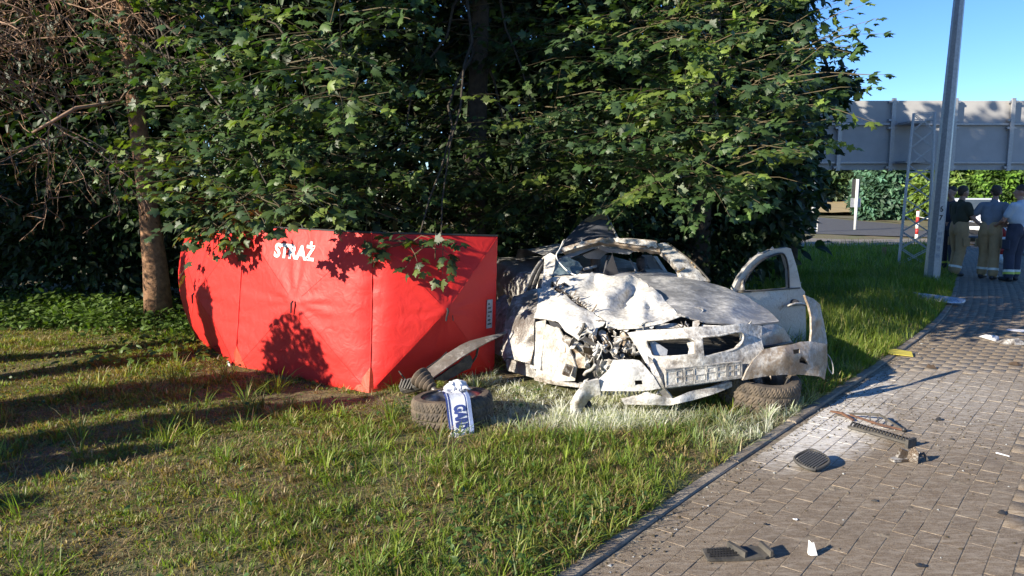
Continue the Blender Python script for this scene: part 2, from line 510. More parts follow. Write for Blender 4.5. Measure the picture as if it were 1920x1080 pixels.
def paver_mat(name, per_object):
    m, nt, p = new_mat(name)
    w = pos_node(nt, 'world')
    if per_object:
        rnd = nt.nodes.new('ShaderNodeObjectInfo').outputs['Random']
    else:
        at = nt.nodes.new('ShaderNodeAttribute'); at.attribute_name = 'Col'
        sx = nt.nodes.new('ShaderNodeSeparateColor'); nt.links.new(at.outputs['Color'], sx.inputs[0]); rnd = sx.outputs[0]
    base = ramp(nt, rnd, [(0.0, (.175, .125, .078)), (.5, (.215, .158, .102)), (1.0, (.19, .143, .095))])
    grain = noise_node(nt, 160, 4, .7, w)
    g2 = noise_node(nt, 48, 6, .75, w)
    c = mixc(nt, mathn(nt, 'MULTIPLY', ramp(nt, g2, [(.40, 0.0), (.62, 1.0)]), .55), base, (.33, .27, .20))
    c = mixc(nt, mathn(nt, 'MULTIPLY', ramp(nt, grain, [(.42, 0.0), (.60, 1.0)]), .75), c, (.075, .056, .042))
    # drifts of wind-streaked dust and damp blotches
    mp = nt.nodes.new('ShaderNodeMapping'); mp.inputs['Scale'].default_value = (1.0, 3.6, 1.0); mp.inputs['Rotation'].default_value = (0, 0, rad(-12))
    nt.links.new(w, mp.inputs[0])
    st = noise_node(nt, 9, 9, .78, mp.outputs[0], .5)
    c = mixc(nt, mathn(nt, 'MULTIPLY', ramp(nt, st, [(.46, 0.0), (.62, 1.0)]), .8), c, (.32, .27, .21))
    c = mixc(nt, mathn(nt, 'MULTIPLY', ramp(nt, noise_node(nt, 2.2, 5, .6, w), [(.52, 0.0), (.7, 1.0)]), .5), c, (.12, .09, .065))
    # extinguisher powder blown over the paving in front of the car
    def blot(cx, cy, rx, ry, rot):
        q = nt.nodes.new('ShaderNodeMapping'); q.vector_type = 'TEXTURE'
        q.inputs['Location'].default_value = (cx, cy, 0); q.inputs['Rotation'].default_value = (0, 0, rad(rot)); q.inputs['Scale'].default_value = (rx, ry, 1)
        nt.links.new(w, q.inputs[0])
        ln = nt.nodes.new('ShaderNodeVectorMath'); ln.operation = 'LENGTH'; nt.links.new(q.outputs[0], ln.inputs[0])
        return mathn(nt, 'SUBTRACT', 1.0, ln.outputs['Value'], True)
    bl = mathn(nt, 'MAXIMUM', mathn(nt, 'MULTIPLY', blot(2.20, 5.0, 1.30, .46, 50), 1.45), mathn(nt, 'MULTIPLY', blot(2.9, 6.0, 1.5, .6, 50), .8))
    bl = mathn(nt, 'MAXIMUM', bl, mathn(nt, 'MULTIPLY', blot(3.5, 5.9, 2.6, 1.6, 50), .42))
    k = mathn(nt, 'MULTIPLY', bl, mathn(nt, 'ADD', mathn(nt, 'MULTIPLY', noise_node(nt, 14, 8, .75, mp.outputs[0], .5), 6.0), -1.95))
    c = mixc(nt, ramp(nt, k, [(.14, 0.0), (.95, .92)]), c, (.66, .63, .58))
    nt.links.new(c, p.inputs['Base Color'])
    p.inputs['Roughness'].default_value = .92
    bump(nt, p, mathn(nt, 'ADD', grain, mathn(nt, 'MULTIPLY', noise_node(nt, 35, 4, .6, w), .7)), .55, .006)
    return m
MT['paver'] = paver_mat('paving_stone', True)
MT['paver_far'] = paver_mat('paving_stone_mass', False)

def ground_mat():
    m, nt, p = new_mat('turf_soil')
    w = pos_node(nt, 'world')
    n1 = noise_node(nt, 1.3, 6, .6, w); n2 = noise_node(nt, 22, 6, .7, w)
    c = ramp(nt, n2, [(.30, (.06, .043, .026)), (.50, (.15, .11, .06)), (.70, (.27, .20, .11))])
    g = ramp(nt, n2, [(.3, (.05, .075, .02)), (.7, (.18, .20, .06))])
    c = mixc(nt, ramp(nt, n1, [(.38, 0.0), (.62, .8)]), c, g)
    nt.links.new(c, p.inputs['Base Color']); p.inputs['Roughness'].default_value = .95
    bump(nt, p, n2, .8, .02)
    return m
MT['ground'] = ground_mat()
# ---------------------------------------------------------------- the setting
KP = [(-2.6, -0.6, 0), (-1.5, .75, 0), (-.35, 2.2, 0), (.27, 2.98, 0), (.99, 3.88, 0), (1.88, 4.95, 0), (2.56, 5.77, 0), (3.42, 6.80, 0), (5.55, 9.48, 0), (7.55, 12.48, 0), (10.15, 16.78, 0), (12.9, 21.7, 0), (14.6, 25.2, 0)]
_k = catmull(KP, 40)
KX = np.array([(p.x, p.y) for p in _k])
KS = np.concatenate([[0], np.cumsum(np.hypot(*np.diff(KX, axis=0).T))])
def kerb_at(s, d=0.0):                    # along the edging, d metres to its right; returns x, y, heading
    x = np.interp(s, KS, KX[:, 0]); y = np.interp(s, KS, KX[:, 1])
    x2 = np.interp(s + .15, KS, KX[:, 0]); y2 = np.interp(s + .15, KS, KX[:, 1])
    x1 = np.interp(s - .15, KS, KX[:, 0]); y1 = np.interp(s - .15, KS, KX[:, 1])
    t = np.array((x2 - x1, y2 - y1)); t = t / np.hypot(*t)
    return x + t[1] * d, y - t[0] * d, math.atan2(t[1], t[0])
def kerb_dist(X, Y):                      # signed distance, positive over the paving
    X = np.asarray(X, float).ravel(); Y = np.asarray(Y, float).ravel()
    out = np.empty(len(X))
    K = KX[::4]
    T = np.gradient(K, axis=0); T /= np.hypot(T[:, 0], T[:, 1])[:, None]
    for i in range(0, len(X), 20000):
        dx = X[i:i + 20000, None] - K[None, :, 0]; dy = Y[i:i + 20000, None] - K[None, :, 1]
        j = (dx * dx + dy * dy).argmin(1); r = np.arange(len(j))
        out[i:i + 20000] = dx[r, j] * T[j, 1] - dy[r, j] * T[j, 0]
    return out
PATH_W = 2.6
def vnoise(x, y, s, seed=0):              # cheap smooth value noise, vectorised
    x = np.asarray(x) * s + seed * 17.3; y = np.asarray(y) * s + seed * 5.1
    xi = np.floor(x).astype(np.int64); yi = np.floor(y).astype(np.int64)
    fx = x - xi; fy = y - yi; fx = fx * fx * (3 - 2 * fx); fy = fy * fy * (3 - 2 * fy)
    def h(a, b):
        n = np.sin(a * 127.1 + b * 311.7 + seed * 74.7) * 43758.5453
        return n - np.floor(n)
    return (h(xi, yi) * (1 - fx) + h(xi + 1, yi) * fx) * (1 - fy) + (h(xi, yi + 1) * (1 - fx) + h(xi + 1, yi + 1) * fx) * fy
def gz(x, y, d=None):
    x = np.asarray(x, float); y = np.asarray(y, float)
    if d is None: d = kerb_dist(x, y).reshape(x.shape)
    z = .012 + .05 * (vnoise(x, y, .9, 1) - .5) * np.clip(-d * 1.2, 0, 1) + .025 * (vnoise(x, y, 3.1, 2) - .5) * np.clip(-d * 2, 0, 1)
    return np.where((d > -.03) & (d < PATH_W + .05) & (y < 24.6), -.07, z)

xs = np.concatenate([[-600, -200, -60, -25, -14], np.arange(-10, 17.01, .10), [20, 26, 40, 90, 250, 600]])
ys = np.concatenate([[-400, -120, -30, -8, -3, 0, 1.2], np.arange(2.0, 26.01, .10), [28, 34, 45, 70, 140, 400, 900]])
gx, gy = np.meshgrid(xs, ys)
dd = kerb_dist(gx, gy)
V = np.stack([gx.ravel(), gy.ravel(), gz(gx.ravel(), gy.ravel(), dd)], 1)
ii = (np.arange(len(ys) - 1)[:, None] * len(xs) + np.arange(len(xs) - 1)[None]).ravel()
tag(np_mesh('ground', V, np.stack([ii, ii + 1, ii + 1 + len(xs), ii + len(xs)], 1), MT['ground'], smooth=True), kind='structure')

# paving: bedding sheet, edging stones, paving stones
sv = np.arange(.2, KS[-1] - .2, .25)
A = [kerb_at(s, .03) for s in sv]; B = [kerb_at(s, PATH_W) for s in sv]
V = [(a[0], a[1], -.0024) for a in A] + [(b[0], b[1], -.0024) for b in B]
n = len(sv)
pavement = tag(np_mesh('pavement', V, [(i, n + i, n + i + 1, i + 1) for i in range(n - 1)], MT['joint']), 'brown grey block paved footpath with sandy joints', None, None, 'structure')
ORG['pavement'] = Vector((0, 0, 0))
def stone_mesh(name, L, W, H, ch=.0025):
    b = MB()
    vs = []
    for z, k in ((-H, 0), (-ch, 0), (0, ch)):
        for x, y in ((-1, -1), (1, -1), (1, 1), (-1, 1)):
            vs.append((x * (L / 2 - k), y * (W / 2 - k), z))
    fs = [(8, 9, 10, 11)] + [(i, (i + 1) % 4, 4 + (i + 1) % 4, 4 + i) for i in range(4)] + [(4 + i, 4 + (i + 1) % 4, 8 + (i + 1) % 4, 8 + i) for i in range(4)]
    b.add(vs, fs)
    return b
PL, PW, PJ = .200, .100, .003
stone_me = stone_mesh('paving_stone', PL - PJ, PW - PJ, .05).mesh('paving_stone')
stone_me.materials.append(MT['paver'])
rng = random.Random(4)
stones = []
row = 0
dpos = .06 + PW / 2
while dpos < PATH_W - .05:
    s = .5 + (PL / 2 if row % 2 else 0) + rng.uniform(-.01, .01)
    while s < KS[-1] - .4:
        x, y, a = kerb_at(s, dpos)
        px = 960 + FPX * x / max(y, .2)
        if y > 2.3 and px < 2120 and y < 24: stones.append((y, x, a, rng.uniform(-.002, .0012), rng.gauss(0, .006), rng.gauss(0, .006), rng.gauss(0, .006)))
        s += PL
    dpos += PW; row += 1
stones.sort()
vis = [q for q in stones if q[0] > 2.85 and abs(q[1]) < .70 * q[0] + .05]
first = set(id(q) for q in vis[:300])
V, T, C = [], [], []
base_v = np.array([v.co[:] for v in stone_me.vertices]); base_f = [tuple(p.vertices) for p in stone_me.polygons]
BF = np.array(base_f)
for q in stones:
    y, x, a, dz, t1, t2, t3 = q
    if id(q) in first:
        o = bpy.data.objects.new('paving_stone', stone_me); COL.objects.link(o)
        o.parent = pavement; o.location = (x, y, dz); o.rotation_euler = (t1, t2, a + t3)
    else:
        c, s_ = math.cos(a + t3), math.sin(a + t3)
        P = base_v.copy(); P[:, 2] += P[:, 0] * t2 * .5 + P[:, 1] * t1 * .5
        V.append(np.stack([P[:, 0] * c - P[:, 1] * s_ + x, P[:, 0] * s_ + P[:, 1] * c + y, P[:, 2] + dz], 1))
        T.append(BF + len(base_v) * (len(V) - 1)); C.append(np.full((len(base_v), 3), rng.random()))
tag(np_mesh('paving_stone_mass', np.concatenate(V), np.concatenate(T), MT['paver_far'], pavement, np.concatenate(C)), kind='stuff')
# edging stones, one metre each, standing a little proud
kerb = thing('kerb', (0, 0, 0))
tag(kerb, 'low concrete edging between lawn and paving', None, None, 'structure')
s = .3
while s < KS[-1] - 1.2:
    x0, y0, _ = kerb_at(s + .004, 0); x1, y1, _ = kerb_at(s + .996, 0)
    nseg = 5
    pts = [kerb_at(s + .004 + (.992) * i / nseg, -.01) for i in range(nseg + 1)]
    b = MB(); vs = []
    dz = rng.uniform(-.006, .012)
    for (x, y, a) in pts:
        nx, ny = math.sin(a), -math.cos(a)
        for w, z in ((-.040, -.15), (-.040, .006 + dz), (-.032, .013 + dz), (.026, .012 + dz), (.034, .004 + dz), (.034, -.15)):
            q = noise.noise(Vector((x * 9, y * 9, w * 40 + z * 20))) * .006
            vs.append((x + nx * (w + q), y + ny * (w + q), z + q))
    fs = [(i * 6 + k, i * 6 + (k + 1) % 6, i * 6 + 6 + (k + 1) % 6, i * 6 + 6 + k) for i in range(nseg) for k in range(6)] + [tuple(range(6)), tuple(nseg * 6 + k for k in range(5, -1, -1))]
    b.add(vs, fs).build('edging_stone', MT['kerb'], kerb)
    s += 1.0

def sheet(name, poly, z, m, label=None):
    o = MB().add([(x, y, z) for x, y in poly], [tuple(range(len(poly)))]).build(name, m)
    return tag(o, label, None, None, 'structure')
sheet('crossing_path', [(5.2, 21.9), (15.2, 24.4), (16.8, 27.6), (12.3, 26.6), (10.6, 27.6), (6.0, 25.4)], .045, MT['concrete'], 'grey side path crossing beyond the shaded verge')
sheet('road', [(9.5, 33.5), (13.2, 30.3), (16.2, 28.0), (13.4, 18.5), (11.3, 13.5), (7.5, 6.0), (40, -2), (60, 22), (40, 32), (23.5, 36.5), (21.5, 40), (22.5, 58), (12, 62)], .040, MT['asphalt'], 'asphalt road bending past the junction')
sheet('road_verge', [(18.5, 33.6), (28, 35.0), (60, 27), (90, 60), (60, 72), (23.5, 60), (22.8, 44)], .05, MT['ground'], 'sunlit grass verge below the far hedge')
f = MB()
gxs = np.linspace(17, 62, 46); gys = np.linspace(58, 150, 47)
FX, FY = np.meshgrid(gxs, gys)
FZ = .25 + .25 * vnoise(FX, FY, .8, 3) + (FY - 58) * .008
ii = (np.arange(len(gys) - 1)[:, None] * len(gxs) + np.arange(len(gxs) - 1)[None]).ravel()
tag(np_mesh('field', np.stack([FX.ravel(), FY.ravel(), FZ.ravel()], 1), np.stack([ii, ii + 1, ii + 1 + len(gxs), ii + len(gxs)], 1), MT['wheat'], smooth=True), 'ripe golden field beyond the road', None, None, 'structure')

# ---------------------------------------------------------------- grass
def powder_at(x, y):                      # how thick the extinguisher powder lies on the lawn (0..1)
    def e(cx, cy, rx, ry, rot):
        c, s_ = math.cos(rot), math.sin(rot)
        u = ((x - cx) * c + (y - cy) * s_) / rx; v = (-(x - cx) * s_ + (y - cy) * c) / ry
        return np.clip(1.25 - np.hypot(u, v), 0, 1)
    k = np.maximum(e(.28, 5.50, .95, .62, .2), e(.60, 5.1, .70, .32, .1)) * 1.7
    k = np.maximum(k, e(1.9, 5.05, .8, .30, .7) * .8)
    k = np.maximum(k, e(.0, 6.1, .5, .4, 0) * .8)
    return k
rs = np.random.RandomState(11)
def blades(N, xr, yr, keep, hfun, lean, wid, colfun, curl=1.0):
    x = rs.uniform(*xr, N); y = rs.uniform(*yr, N)
    d = kerb_dist(x, y)
    k = keep(x, y, d) > rs.rand(N)
    x, y, d = x[k], y[k], d[k]; n = len(x)
    z = gz(x, y, np.minimum(d, -.04))
    h = hfun(x, y, d) * rs.uniform(.45, 1.25, n)
    ang = rs.uniform(0, 2 * np.pi, n) ; ln = lean * rs.uniform(.15, 1.3, n)
    flow = vnoise(x, y, 1.6, 5) * 9
    ang = np.where(rs.rand(n) < .45, flow + rs.normal(0, .5, n), ang)
    w = wid * rs.uniform(.6, 1.4, n) * (1 + np.clip(y - 4, 0, 20) * .07)
    dx, dy = np.cos(ang), np.sin(ang); sx, sy = -dy, dx
    tw = rs.uniform(-.8, .8, n); sx2 = sx * np.cos(tw) - sy * np.sin(tw); sy2 = sx * np.sin(tw) + sy * np.cos(tw)
    P = np.empty((n, 7, 3))
    for j, (t, ww) in enumerate(((0, 1), (.40, .85), (.75, .55))):
        ox = dx * h * ln * t ** 1.6; oy = dy * h * ln * t ** 1.6
        oz = h * (t - curl * ln * .38 * t * t)
        P[:, 2 * j] = np.stack([x + ox - sx2 * w * ww / 2, y + oy - sy2 * w * ww / 2, z + oz], 1)
        P[:, 2 * j + 1] = np.stack([x + ox + sx2 * w * ww / 2, y + oy + sy2 * w * ww / 2, z + oz], 1)
    P[:, 6] = np.stack([x + dx * h * ln, y + dy * h * ln, z + np.maximum(h * (1 - curl * ln * .38) - .0, .006)], 1)
    P = P[:, (0, 1, 2, 3, 6)]
    T = np.array([(0, 1, 3), (0, 3, 2), (2, 3, 4)])
    F = (np.arange(n)[:, None, None] * 5 + T[None]).reshape(-1, 3)
    c = colfun(x, y, d, n)
    pw = powder_at(x, y) * (.55 + .9 * vnoise(x, y, 9, 8))
    pw = np.clip(pw * rs.uniform(.4, 1.3, n), 0, .95)[:, None]
    c = c * (1 - pw) + np.array((.62, .60, .54)) * pw
    C = np.repeat(c[:, None, :], 5, 1)
    return P.reshape(-1, 3), F, C.reshape(-1, 3)
def mixcol(n, opts, probs):
    o = np.array(opts); i = rs.choice(len(o), n, p=np.array(probs) / sum(probs))
    return o[i] * rs.uniform(.7, 1.3, (n, 1))
def dryness(x, y):
    return np.clip((vnoise(x, y, 1.1, 3) * .6 + vnoise(x, y, 3.3, 4) * .5) * 1.7 - .55, 0, 1)
GREEN = [(.20, .29, .04), (.145, .235, .03), (.28, .35, .055), (.27, .29, .065)]
STRAW = [(.42, .31, .14), (.30, .20, .09), (.48, .38, .19), (.20, .12, .06)]
def lawn_col(x, y, d, n):
    a = mixcol(n, GREEN, (4, 3, 2, 2)); b = mixcol(n, STRAW, (3, 3, 2, 2))
    dr = dryness(x, y)
    k = (rs.rand(n) < np.clip(.12 + dr * .65, 0, .85))[:, None]
    return np.where(k, b, a)
def in_view(x, y):
    return (np.abs(x) < .72 * y + .35) * 1.0
def lawn_h(x, y, d):
    t = vnoise(x, y, 1.7, 9)
    h = .038 + .062 * np.clip(t * 1.6 - .4, 0, 1.2)
    h = h * (1 - .45 * dryness(x, y))
    h = h + .05 * np.exp(-((d + .22) / .16) ** 2)
    near_car = np.exp(-(((x - 1.15) / .6) ** 2 + ((y - 4.95) / .22) ** 2))
    return h + .08 * near_car + .05 * np.exp(-(((x - .3) / .6) ** 2 + ((y - 4.9) / .25) ** 2))
def lawn_keep(x, y, d):
    dens = np.clip(1.35 - (y - 3) * .10, .28, 1.0)
    bare = np.clip(vnoise(x, y, 1.3, 6) * .8 + vnoise(x, y, 4.1, 7) * .4 - .62, 0, .3) * 2.2
    under = ((x > -.1) & (x < 2.2) & (y > 5.9) & (y < 9)).astype(float)
    scuff = np.clip(1.3 - np.hypot((x + 1.75) / 1.1, (y - 5.75) / .38), 0, 1)
    bare = np.maximum(bare, scuff * .95)
    return in_view(x, y) * (d < -.035) * dens * (1 - bare) * (1 - under * .9)
def tufts(N, per, xr, yr, keep, hfun, colfun, wid=.0055, spread=.022, lean=1.0):
    x = rs.uniform(*xr, N); y = rs.uniform(*yr, N); d = kerb_dist(x, y)
    k = keep(x, y, d) > rs.rand(N); x, y, d = x[k], y[k], d[k]; n = len(x)
    cnt = rs.randint(per[0], per[1], n); h0 = hfun(x, y, d) * rs.uniform(.55, 1.35, n); c0 = colfun(x, y, d, n)
    idx = np.repeat(np.arange(n), cnt); m = len(idx)
    a = rs.uniform(0, 2 * np.pi, m); q = np.abs(rs.normal(0, spread, m)) * (1 + h0[idx] * 4)
    X = x[idx] + np.cos(a) * q; Y = y[idx] + np.sin(a) * q
    ok = kerb_dist(X, Y) < -.03; idx, a, q, X, Y = idx[ok], a[ok], q[ok], X[ok], Y[ok]; m = len(idx)
    z = gz(X, Y, np.full(m, -.5) if False else np.minimum(d[idx], -.04))
    h = h0[idx] * rs.uniform(.45, 1.15, m); ln = lean * rs.uniform(.2, 1.25, m) * (.6 + q / spread * .35)
    ln = np.minimum(ln, 1.9)
    a = a + rs.normal(0, .5, m)
    dx, dy = np.cos(a), np.sin(a); tw = a + np.pi / 2 + rs.uniform(-.9, .9, m); sx, sy = np.cos(tw), np.sin(tw)
    w = wid * rs.uniform(.55, 1.45, m) * (1 + np.clip(Y - 4, 0, 20) * .08)
    P = np.empty((m, 7, 3))
    for j_, (t, ww) in enumerate(((0, .9), (.40, 1.0), (.75, .62))):
        o = h * ln * t ** 1.6; oz = h * np.maximum(t - ln * .36 * t * t, t * .12)
        P[:, 2 * j_] = np.stack([X + dx * o - sx * w * ww / 2, Y + dy * o - sy * w * ww / 2, z + oz], 1)
        P[:, 2 * j_ + 1] = np.stack([X + dx * o + sx * w * ww / 2, Y + dy * o + sy * w * ww / 2, z + oz], 1)
    P[:, 6] = np.stack([X + dx * h * ln, Y + dy * h * ln, z + np.maximum(h * (1 - ln * .36), .008)], 1)
    F = (np.arange(m)[:, None, None] * 7 + np.array([(0, 1, 3), (0, 3, 2), (2, 3, 5), (2, 5, 4), (4, 5, 6)])[None]).reshape(-1, 3)
    c = c0[idx] * rs.uniform(.75, 1.25, (m, 1))
    dead = (rs.rand(m) < .12)[:, None]
    c = np.where(dead, mixcol(m, STRAW, (3, 3, 2, 2)), c)
    pw = np.clip(powder_at(X, Y) * (.7 + .8 * vnoise(X, Y, 9, 8)) * rs.uniform(.55, 1.4, m), 0, .97)[:, None]
    c = c * (1 - pw) + np.array((.78, .77, .73)) * pw
    C = np.repeat(c[:, None, :], 7, 1)
    return P.reshape(-1, 3), F, C.reshape(-1, 3)
def tuft_col(x, y, d, n):
    a = mixcol(n, GREEN, (4, 3, 3, 3)); b = mixcol(n, STRAW, (3, 3, 2, 2))
    k = (rs.rand(n) < np.clip(.02 + dryness(x, y) * .62, 0, .8))[:, None]
    return np.where(k, b, a)
def patchy(x, y, d):
    v = vnoise(x, y, 2.6, 21) * .55 + vnoise(x, y, 7.5, 22) * .55
    return lawn_keep(x, y, d) * np.clip((v - .30) * 3.2, .12, 1)
parts = [blades(230000, (-6.4, 4.2), (2.75, 8.8), lawn_keep, lambda x, y, d: lawn_h(x, y, d) * .6, 1.2, .0050, lawn_col),
         blades(60000, (-6.4, 4.2), (2.75, 8.8), lawn_keep, lambda x, y, d: .055 + .03 * vnoise(x, y, 2, 3), 2.2, .0044, lambda x, y, d, n: mixcol(n, STRAW, (3, 3, 2, 3)), 1.2),
         tufts(21000, (8, 18), (-6.4, 4.2), (2.75, 8.8), patchy, lawn_h, tuft_col),
         tufts(2600, (10, 20), (-.6, 3.2), (2.75, 6.2), lambda x, y, d: lawn_keep(x, y, d) * (d > -1.3) * np.clip(1.2 + d * .6, .2, 1), lambda x, y, d: .075 + .07 * vnoise(x, y, 2, 14), lambda x, y, d, n: mixcol(n, GREEN, (3, 3, 3, 3)), .0060, .026),
         tufts(650, (14, 30), (-4.4, 2.6), (2.75, 6.6), lambda x, y, d: lawn_keep(x, y, d) * (vnoise(x, y, 1.7, 12) > .5), lambda x, y, d: .12 + .06 * vnoise(x, y, 2, 13), lambda x, y, d, n: mixcol(n, GREEN[:3], (3, 3, 3)), .0062, .03)]
def join(parts):
    V, F, C, o = [], [], [], 0
    for v, f_, c in parts:
        V.append(v); F.append(f_ + o); C.append(c); o += len(v)
    return np.concatenate(V), np.concatenate(F), np.concatenate(C)
V, F, C = join(parts)
tag(np_mesh('lawn_grass', V, F, MT['grass'], None, C, True), 'trampled green and straw coloured lawn grass', 'grass', None, 'stuff')
# the verge beyond the car and under the lamp post: tall and lush
def verge_keep(x, y, d):
    carbox = ((x > -.4) & (x < 2.9) & (y < 9.0)).astype(float)
    return in_view(x, y) * (d < -.04) * (d > -9) * (1 - carbox * (d < -1.0)) * np.clip(1.3 - (y - 6) * .06, .3, 1)
def verge_h(x, y, d):
    return (.16 + .16 * vnoise(x, y, 1.2, 15)) * np.clip(.55 - d * .9, .4, 1.15)
def verge_col(x, y, d, n):
    a = mixcol(n, [(.19, .27, .035), (.26, .32, .045), (.13, .20, .03), (.36, .31, .12)], (4, 3, 3, 1))
    return a
V, F, C = join([blades(120000, (2.0, 12.5), (6.2, 15), verge_keep, verge_h, .7, .0055, verge_col), blades(45000, (3.5, 14.5), (12, 23), verge_keep, verge_h, .7, .0085, verge_col)])
tag(np_mesh('verge_grass', V, F, MT['grass'], None, C, True), 'tall lush grass on the verge beside the paving', 'grass', None, 'stuff')
# ---------------------------------------------------------------- trees and shrubs
def leaf_template(kind):
    if kind == 'maple':
        half = [(.0, .02), (.13, -.07), (.40, -.02), (.30, .12), (.36, .18), (.64, .42), (.47, .46), (.40, .56), (.19, .50), (.24, .70), (.13, .74)]
        pts = half + [(0, 1.0)] + [(-x, y) for x, y in half[:0:-1]]
        V = [(0, .30, .03)] + [(x, y, -.16 * abs(x) - .12 * y * y + .03) for x, y in pts]
        n = len(pts)
        T = [(0, 1 + i, 1 + (i + 1) % n) for i in range(n)]
    elif kind == 'oval':
        pts = [(0, 0), (.22, .22), (.27, .48), (.15, .78), (0, 1.0), (-.15, .78), (-.27, .48), (-.22, .22)]
        V = [(0, .45, .0)] + [(x, y, .22 * abs(x) - .15 * y * y) for x, y in pts]
        n = len(pts); T = [(0, 1 + i, 1 + (i + 1) % n) for i in range(n)]
    elif kind == 'clump':                # a few coarse leaves for far crowns
        V, T = [], []
        r = random.Random(3)
        for k in range(4):
            a = k * 1.7 + .4; c, s_ = math.cos(a), math.sin(a)
            for (x, y, z) in ((0, 0, 0), (.24, .4, .06), (0, .95, -.15), (-.24, .4, .06)):
                V.append((x * c - y * s_, x * s_ + y * c, z + .1 * k - .1))
            T += [(4 * k, 4 * k + 1, 4 * k + 2), (4 * k, 4 * k + 2, 4 * k + 3)]
    else:                                # curled dry leaf
        V = [(0, 0, 0), (.22, .35, .18), (0, 1, -.1), (-.22, .35, .18), (0, .45, -.05)]
        T = [(0, 1, 4), (1, 2, 4), (2, 3, 4), (3, 0, 4)]
    return np.array(V, float), np.array(T)
LT = {k: leaf_template(k) for k in ('maple', 'oval', 'clump', 'dry')}
def nrm(a): return a / (np.linalg.norm(a, axis=1, keepdims=True) + 1e-9)
def leaf_mesh(name, kind, pos, tip, up, size, col, m, parent):
    V0, T0 = LT[kind]
    t = nrm(tip); n = up - t * (up * t).sum(1, keepdims=True); n = nrm(n); s = np.cross(t, n)
    cu = rt.uniform(.2, 2.8, len(pos))[:, None, None] if kind in ('maple', 'oval') else 1.0
    wx = rt.uniform(.8, 1.15, len(pos))[:, None, None]
    P = pos[:, None, :] + size[:, None, None] * (V0[None, :, 0:1] * wx * s[:, None, :] + V0[None, :, 1:2] * t[:, None, :] + cu * V0[None, :, 2:3] * n[:, None, :])
    N = len(pos)
    F = (np.arange(N)[:, None, None] * len(V0) + T0[None]).reshape(-1, 3)
    C = np.repeat(col[:, None, :], len(V0), 1).reshape(-1, 3)
    return np_mesh(name, P.reshape(-1, 3), F, m, parent, C, False)

rt = np.random.RandomState(5)
def sprays(lobes, per=(4, 7), L=(.35, .75), lsize=(.11, .17), cols=None, petiole=.07, surf=.45, bright=None):
    """layered sprays of opposite leaves through each lobe; lobe = (centre, radii, number)"""
    P, Tp, Up, S, C, tw = [], [], [], [], [], []
    cols = np.array(cols)
    for lb_ in lobes:
        c, r, cnt = lb_[:3]; short = len(lb_) > 3
        c = np.array(c); r = np.array(r)
        for _ in range(int(cnt * 1.4)):
            q = rt.normal(0, 1, 3); q /= np.linalg.norm(q)
            q = q * rt.uniform(surf, 1.0) ** .6
            b = c + q * r
            d = np.array((q[0], q[1] - .35, q[2] * .35 + .05)) + rt.normal(0, .45, 3) * (1, 1, .35)
            d /= np.linalg.norm(d)
            ln = rt.uniform(*L); npair = rt.randint(per[0], per[1] + 1)
            if short:
                ln, npair = rt.uniform(.12, .24), 2
                d = d * (1, .25, 1) + (0, 0, -.25); d /= np.linalg.norm(d)
            side = np.cross(d, (0, 0, 1.)); side /= np.linalg.norm(side) + 1e-9
            e = b + d * ln + np.array((0, 0, -.12 * ln))
            tw.append((b - d * ln * .35, b, (b + e) / 2 + np.array((0, 0, .03)), e))
            tone = cols[rt.randint(len(cols))] * rt.uniform(.75, 1.25)
            for k in range(npair):
                t = (k + .6) / npair
                p = b + (e - b) * t
                for sg in ((-1, 1) if k < npair - 1 else (-1, 0, 1)):
                    td = d * (.55 + .5 * t) + side * sg * rt.uniform(.7, 1.2) + np.array((0, 0, rt.uniform(-.55, -.05)))
                    td = td + rt.normal(0, .18, 3); td /= np.linalg.norm(td)
                    P.append(p + td * petiole * rt.uniform(.6, 1.5)); Tp.append(td)
                    Up.append(np.array((-.3, -.4, .9)) + rt.normal(0, .48, 3)); S.append(rt.uniform(*lsize) * (1 - .25 * t))
                    C.append(tone * rt.uniform(.75, 1.3) * (1 + .5 * (t > .8) * rt.rand()))
    return [np.array(a) for a in (P, Tp, Up, S, C)] + [tw]
def scatter(lobes, lsize, cols, surf=.35, lump=.22):
    P, Tp, Up, S, C = [], [], [], [], []
    cols = np.array(cols)
    for (c, r, n) in lobes:
        q = nrm(rt.normal(0, 1, (n, 3))) * (rt.uniform(surf ** 2, 1, n) ** .5)[:, None]
        bumpy = 1 + lump * np.sin(q[:, 0:1] * 7 + q[:, 2:3] * 5 + c[0]) * np.cos(q[:, 1:2] * 6 - q[:, 2:3] * 8)
        P.append(np.array(c) + q * np.array(r) * bumpy)
        Tp.append(q * (1, 1, .3) + rt.normal(0, .6, (n, 3)) + (0, 0, -.35)); Up.append(np.array((-.3, -.4, 1.)) + rt.normal(0, .5, (n, 3)))
        S.append(rt.uniform(*lsize, n)); C.append(cols[rt.randint(len(cols), size=n)] * rt.uniform(.65, 1.35, (n, 1)) * (.8 + .4 * np.sin(q[:, 0:1] * 9 + q[:, 2:3] * 7)))
    return [np.concatenate(a) for a in (P, Tp, Up, S, C)]
def limb(b, p0, p1, r0, r1, n=6, sag=.12, seg=6, seed=0):
    r = random.Random(seed)
    p0, p1 = Vector(p0), Vector(p1)
    L = (p1 - p0).length
    j = [Vector((r.uniform(-1, 1), r.uniform(-1, 1), r.uniform(-1, 1))) * L * .02 for _ in range(seg + 1)]
    pts = [p0.lerp(p1, t / seg) + Vector((0, 0, math.sin(math.pi * t / seg) * L * sag)) + (j[t] if 0 < t < seg else Vector((0, 0, 0))) for t in range(seg + 1)]
    b.tube(pts, [r0 + (r1 - r0) * t / seg for t in range(seg + 1)], n)
    return pts
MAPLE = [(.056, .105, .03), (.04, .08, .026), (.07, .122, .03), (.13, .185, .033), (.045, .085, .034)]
DARKG = [(.028, .06, .018), (.035, .075, .02), (.024, .05, .02)]
